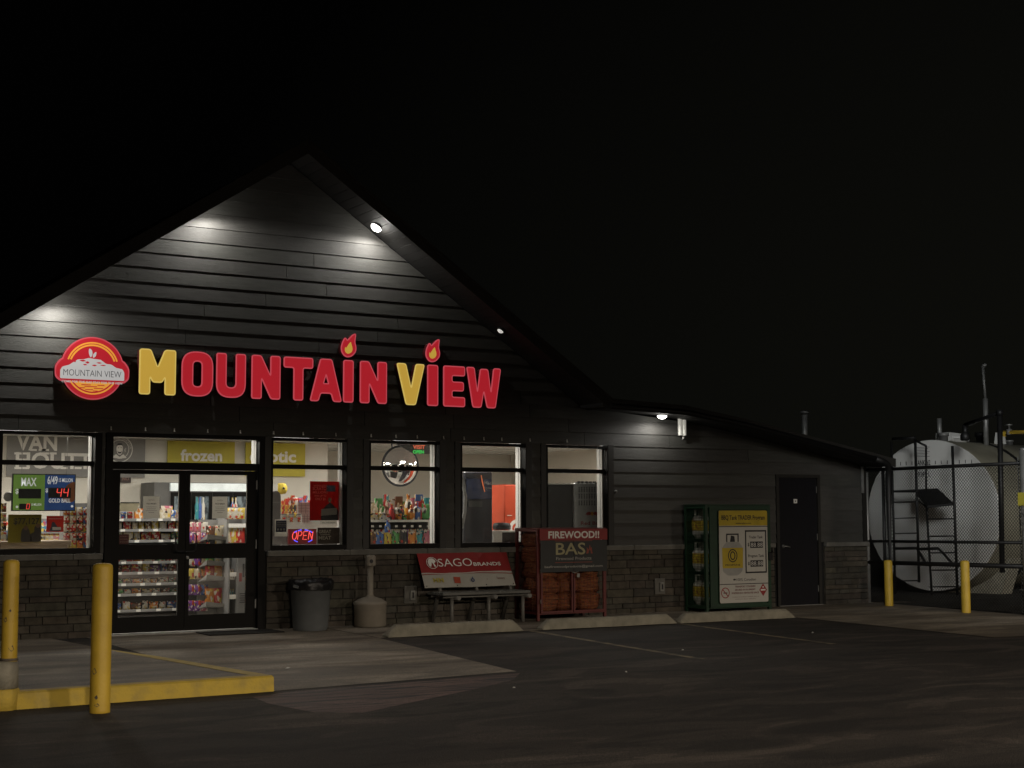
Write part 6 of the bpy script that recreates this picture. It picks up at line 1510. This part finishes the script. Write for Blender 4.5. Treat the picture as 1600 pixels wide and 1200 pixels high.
# --- last window: backs of coolers
r = rect(854, 757, 897, 850, .55); t = thing('black_cooler', ((r[0]+r[1])/2, .9, 0), 'black back of a cooler in the last window, left', 'cooler'); mb = MB(); mb.bbox(r[0], r[1], .55, 1.1, .01, r[3], .01); mb.build('cabinet', mat('cooler_black', (.03,.03,.03), .5), t)
mb = MB(); mb.box(r[0]-.1, r[1]+.02, .53, 1.12, r[3]+.001, r[3]+.02); mb.build('cloth', m_wprint, t)
x0, x1 = at(897, 800, .5).x, at(944, 800, .5).x; zt = at(920, 755, .5).z
t = thing('grey_cooler', ((x0+x1)/2, .9, 0), 'grey perforated back of a drinks fridge with two red bulls, last window', 'cooler'); mb = MB(); mb.bbox(x0+.01, x1+.05, .5, 1.1, .01, zt, .01); mb.build('cabinet', mat('cooler_back', (.30,.31,.31), .4), t)
mb = MB(); mb.box(x0+.03, x1+.0, .52, .55, zt+.001, zt+.012); 
for k in range(5): mb.box(x0+.07+k*.075, x0+.125+k*.075, .505, .519, zt+.013, zt+.030)
mb.build('top_slots', m_text, t)
mb = MB()
for j in range(3):
    for i in range(9):
        a = at(905+i*4.0, 762+j*10.5, .498)
        for dz in (0, .028, .056): mb.poly([circ(0, 0, .0125, 8)], (a.x, .4985, a.z-dz), depth=0)
mb.build('perforations', m_text, t)
c = at(925.5, 803, .495)
for s_ in (-1, 1):
    mb = MB(); mb.poly([rnd_poly([(s_*.015,.015),(s_*.05,.035),(s_*.09,.03),(s_*.125,.0),(s_*.12,-.02),(s_*.10,-.005),(s_*.085,-.035),(s_*.07,-.01),(s_*.045,-.025),(s_*.03,-.005)], .006)], (c.x, .497, c.z), depth=0); mb.build('printed_bull', mat('bull_red', (.22,.02,.015), .5), t)
mb = MB(); mb.poly([circ(0, .004, .032, 16)], (c.x, .4985, c.z), depth=0); mb.build('printed_sun', mat('sun_yellow', (.42,.22,.03), .5), t)
a, b_ = at(909.5, 820, .495), at(937.5, 820, .495); mb = MB(); mb.text('Red Bull', ((a.x+b_.x)/2, .497, a.z), .055, width=(b_.x-a.x)*1.12, bold=.02); mb.build('lettering', mat('rb_text', (.22,.03,.03), .5), t)

# scraps of litter on the ground
for px, py, lb in ((449, 1046, 'crumpled pale scrap of paper on the concrete apron'), (1067, 1017.5, 'tiny white scrap on the asphalt right of the first bay line'), (1270, 990, 'tiny bright scrap on the asphalt in front of the right pavement'), (978, 1052, 'small pale scrap on the dark asphalt in the middle of the lot'), (803, 1077, 'tiny pale scrap below the corner of the apron')):
    d = FW+RT*(px-800)/FPX-UP*(py-600)/FPX; k = (SL*CAM[1]-CAM[2])/(d[2]-SL*d[1]); p = Vector(CAM+d*k)
    mb = MB(); w = .035 if px == 449 else .018
    pts = [(w*math.cos(a)*rs.uniform(.5, 1.2), w*math.sin(a)*rs.uniform(.5, 1.2)) for a in np.linspace(0, 5.4, 7)]
    n = mb.add([(p.x+q[0], p.y+q[1], p.z+.008+rs.uniform(0, .012)) for q in pts]+[(p.x, p.y, p.z+.025)])
    for i in range(7): mb.face((n+i, n+(i+1) % 7, n+7))
    tag(mb.build('paper_scrap', m_wprint), lb, 'litter', 'scraps on the ground')

# fuller stock behind the three left windows
for k in range(9):
    c_ = ('orange','red','white','brown','yellow','pink','cream','blue','red')[k]; p = at(442+k*5.0, 800, 1.22)
    put(('bag','box')[k % 2], c_, p.x, 1.22, zc+.001 if False else at(470, 803, 1.0).z+.001, .062, .20+.07*((k*5) % 4)/3, f'in the tall back row behind the OPEN window, {ORD[k]} from the left', group='tall goods behind the OPEN sign')
for k in range(9):
    c_ = ('cream','green','red','white','brown','orange','pink','blue','yellow')[k]; p = at(581+k*10.5, 812, .84)
    put(('bag','box','bottle')[k % 3], c_, p.x, .845, zs1+.001, .12, .26+.12*((k*7) % 5)/4, f'in the rear line of the middle window shelf, {ORD[k]} from the left', group='rear goods on the middle window shelf')
for k in range(8):
    c_ = ('black','red','white','cream','purple','orange','teal','brown')[k]; p = at(586+k*12.0, 846, .72)
    put('bag', c_, p.x, .74, at(px, 838, .74).z if False else at(600, 845, .74).z, .12, .17, f'in the second hanging row of the middle window, {ORD[k]} from the left', group='second row of bags in the middle window')
t = thing('magazine_rack', (4.6, 3.2, 0), 'low grey rack of colourful covers deep behind the first window', 'rack')
mb = MB(); x0, x1 = at(4, 800, 3.2).x, at(100, 800, 3.2).x; mb.box(x0, x1, 3.3, 3.36, .01, 1.50); mb.build('back_panel', m_shelf, t)
for j, z in enumerate((1.12, 1.30)):
    mb = MB(); mb.box(x0, x1, 3.18, 3.299, z-.02, z); mb.build('shelf', m_shelf, t)
    for k in range(10):
        put('box', ('red','cream','blue','yellow','white','green','orange','pink','black','teal')[(k*3+j) % 10], x0+.08+k*(x1-x0-.16)/9, 3.24, z+.001, .13, .165, f'cover on the deep rack, first window, {("lower", "upper")[j]} row, {ORD[k]} from the left', group='covers on the deep rack')

p = at(445, 766, 1.15); eye = MB(); eye.lathe([(.001, -.012), (.013, -.008), (.017, 0), (.013, .008)], (p.x-.01, 1.165, p.z+.03), 12, 'Y')
toy = next(o for o in bpy.data.objects if o.name.startswith('plush_toy')); eye.build('eye', m_text, toy)
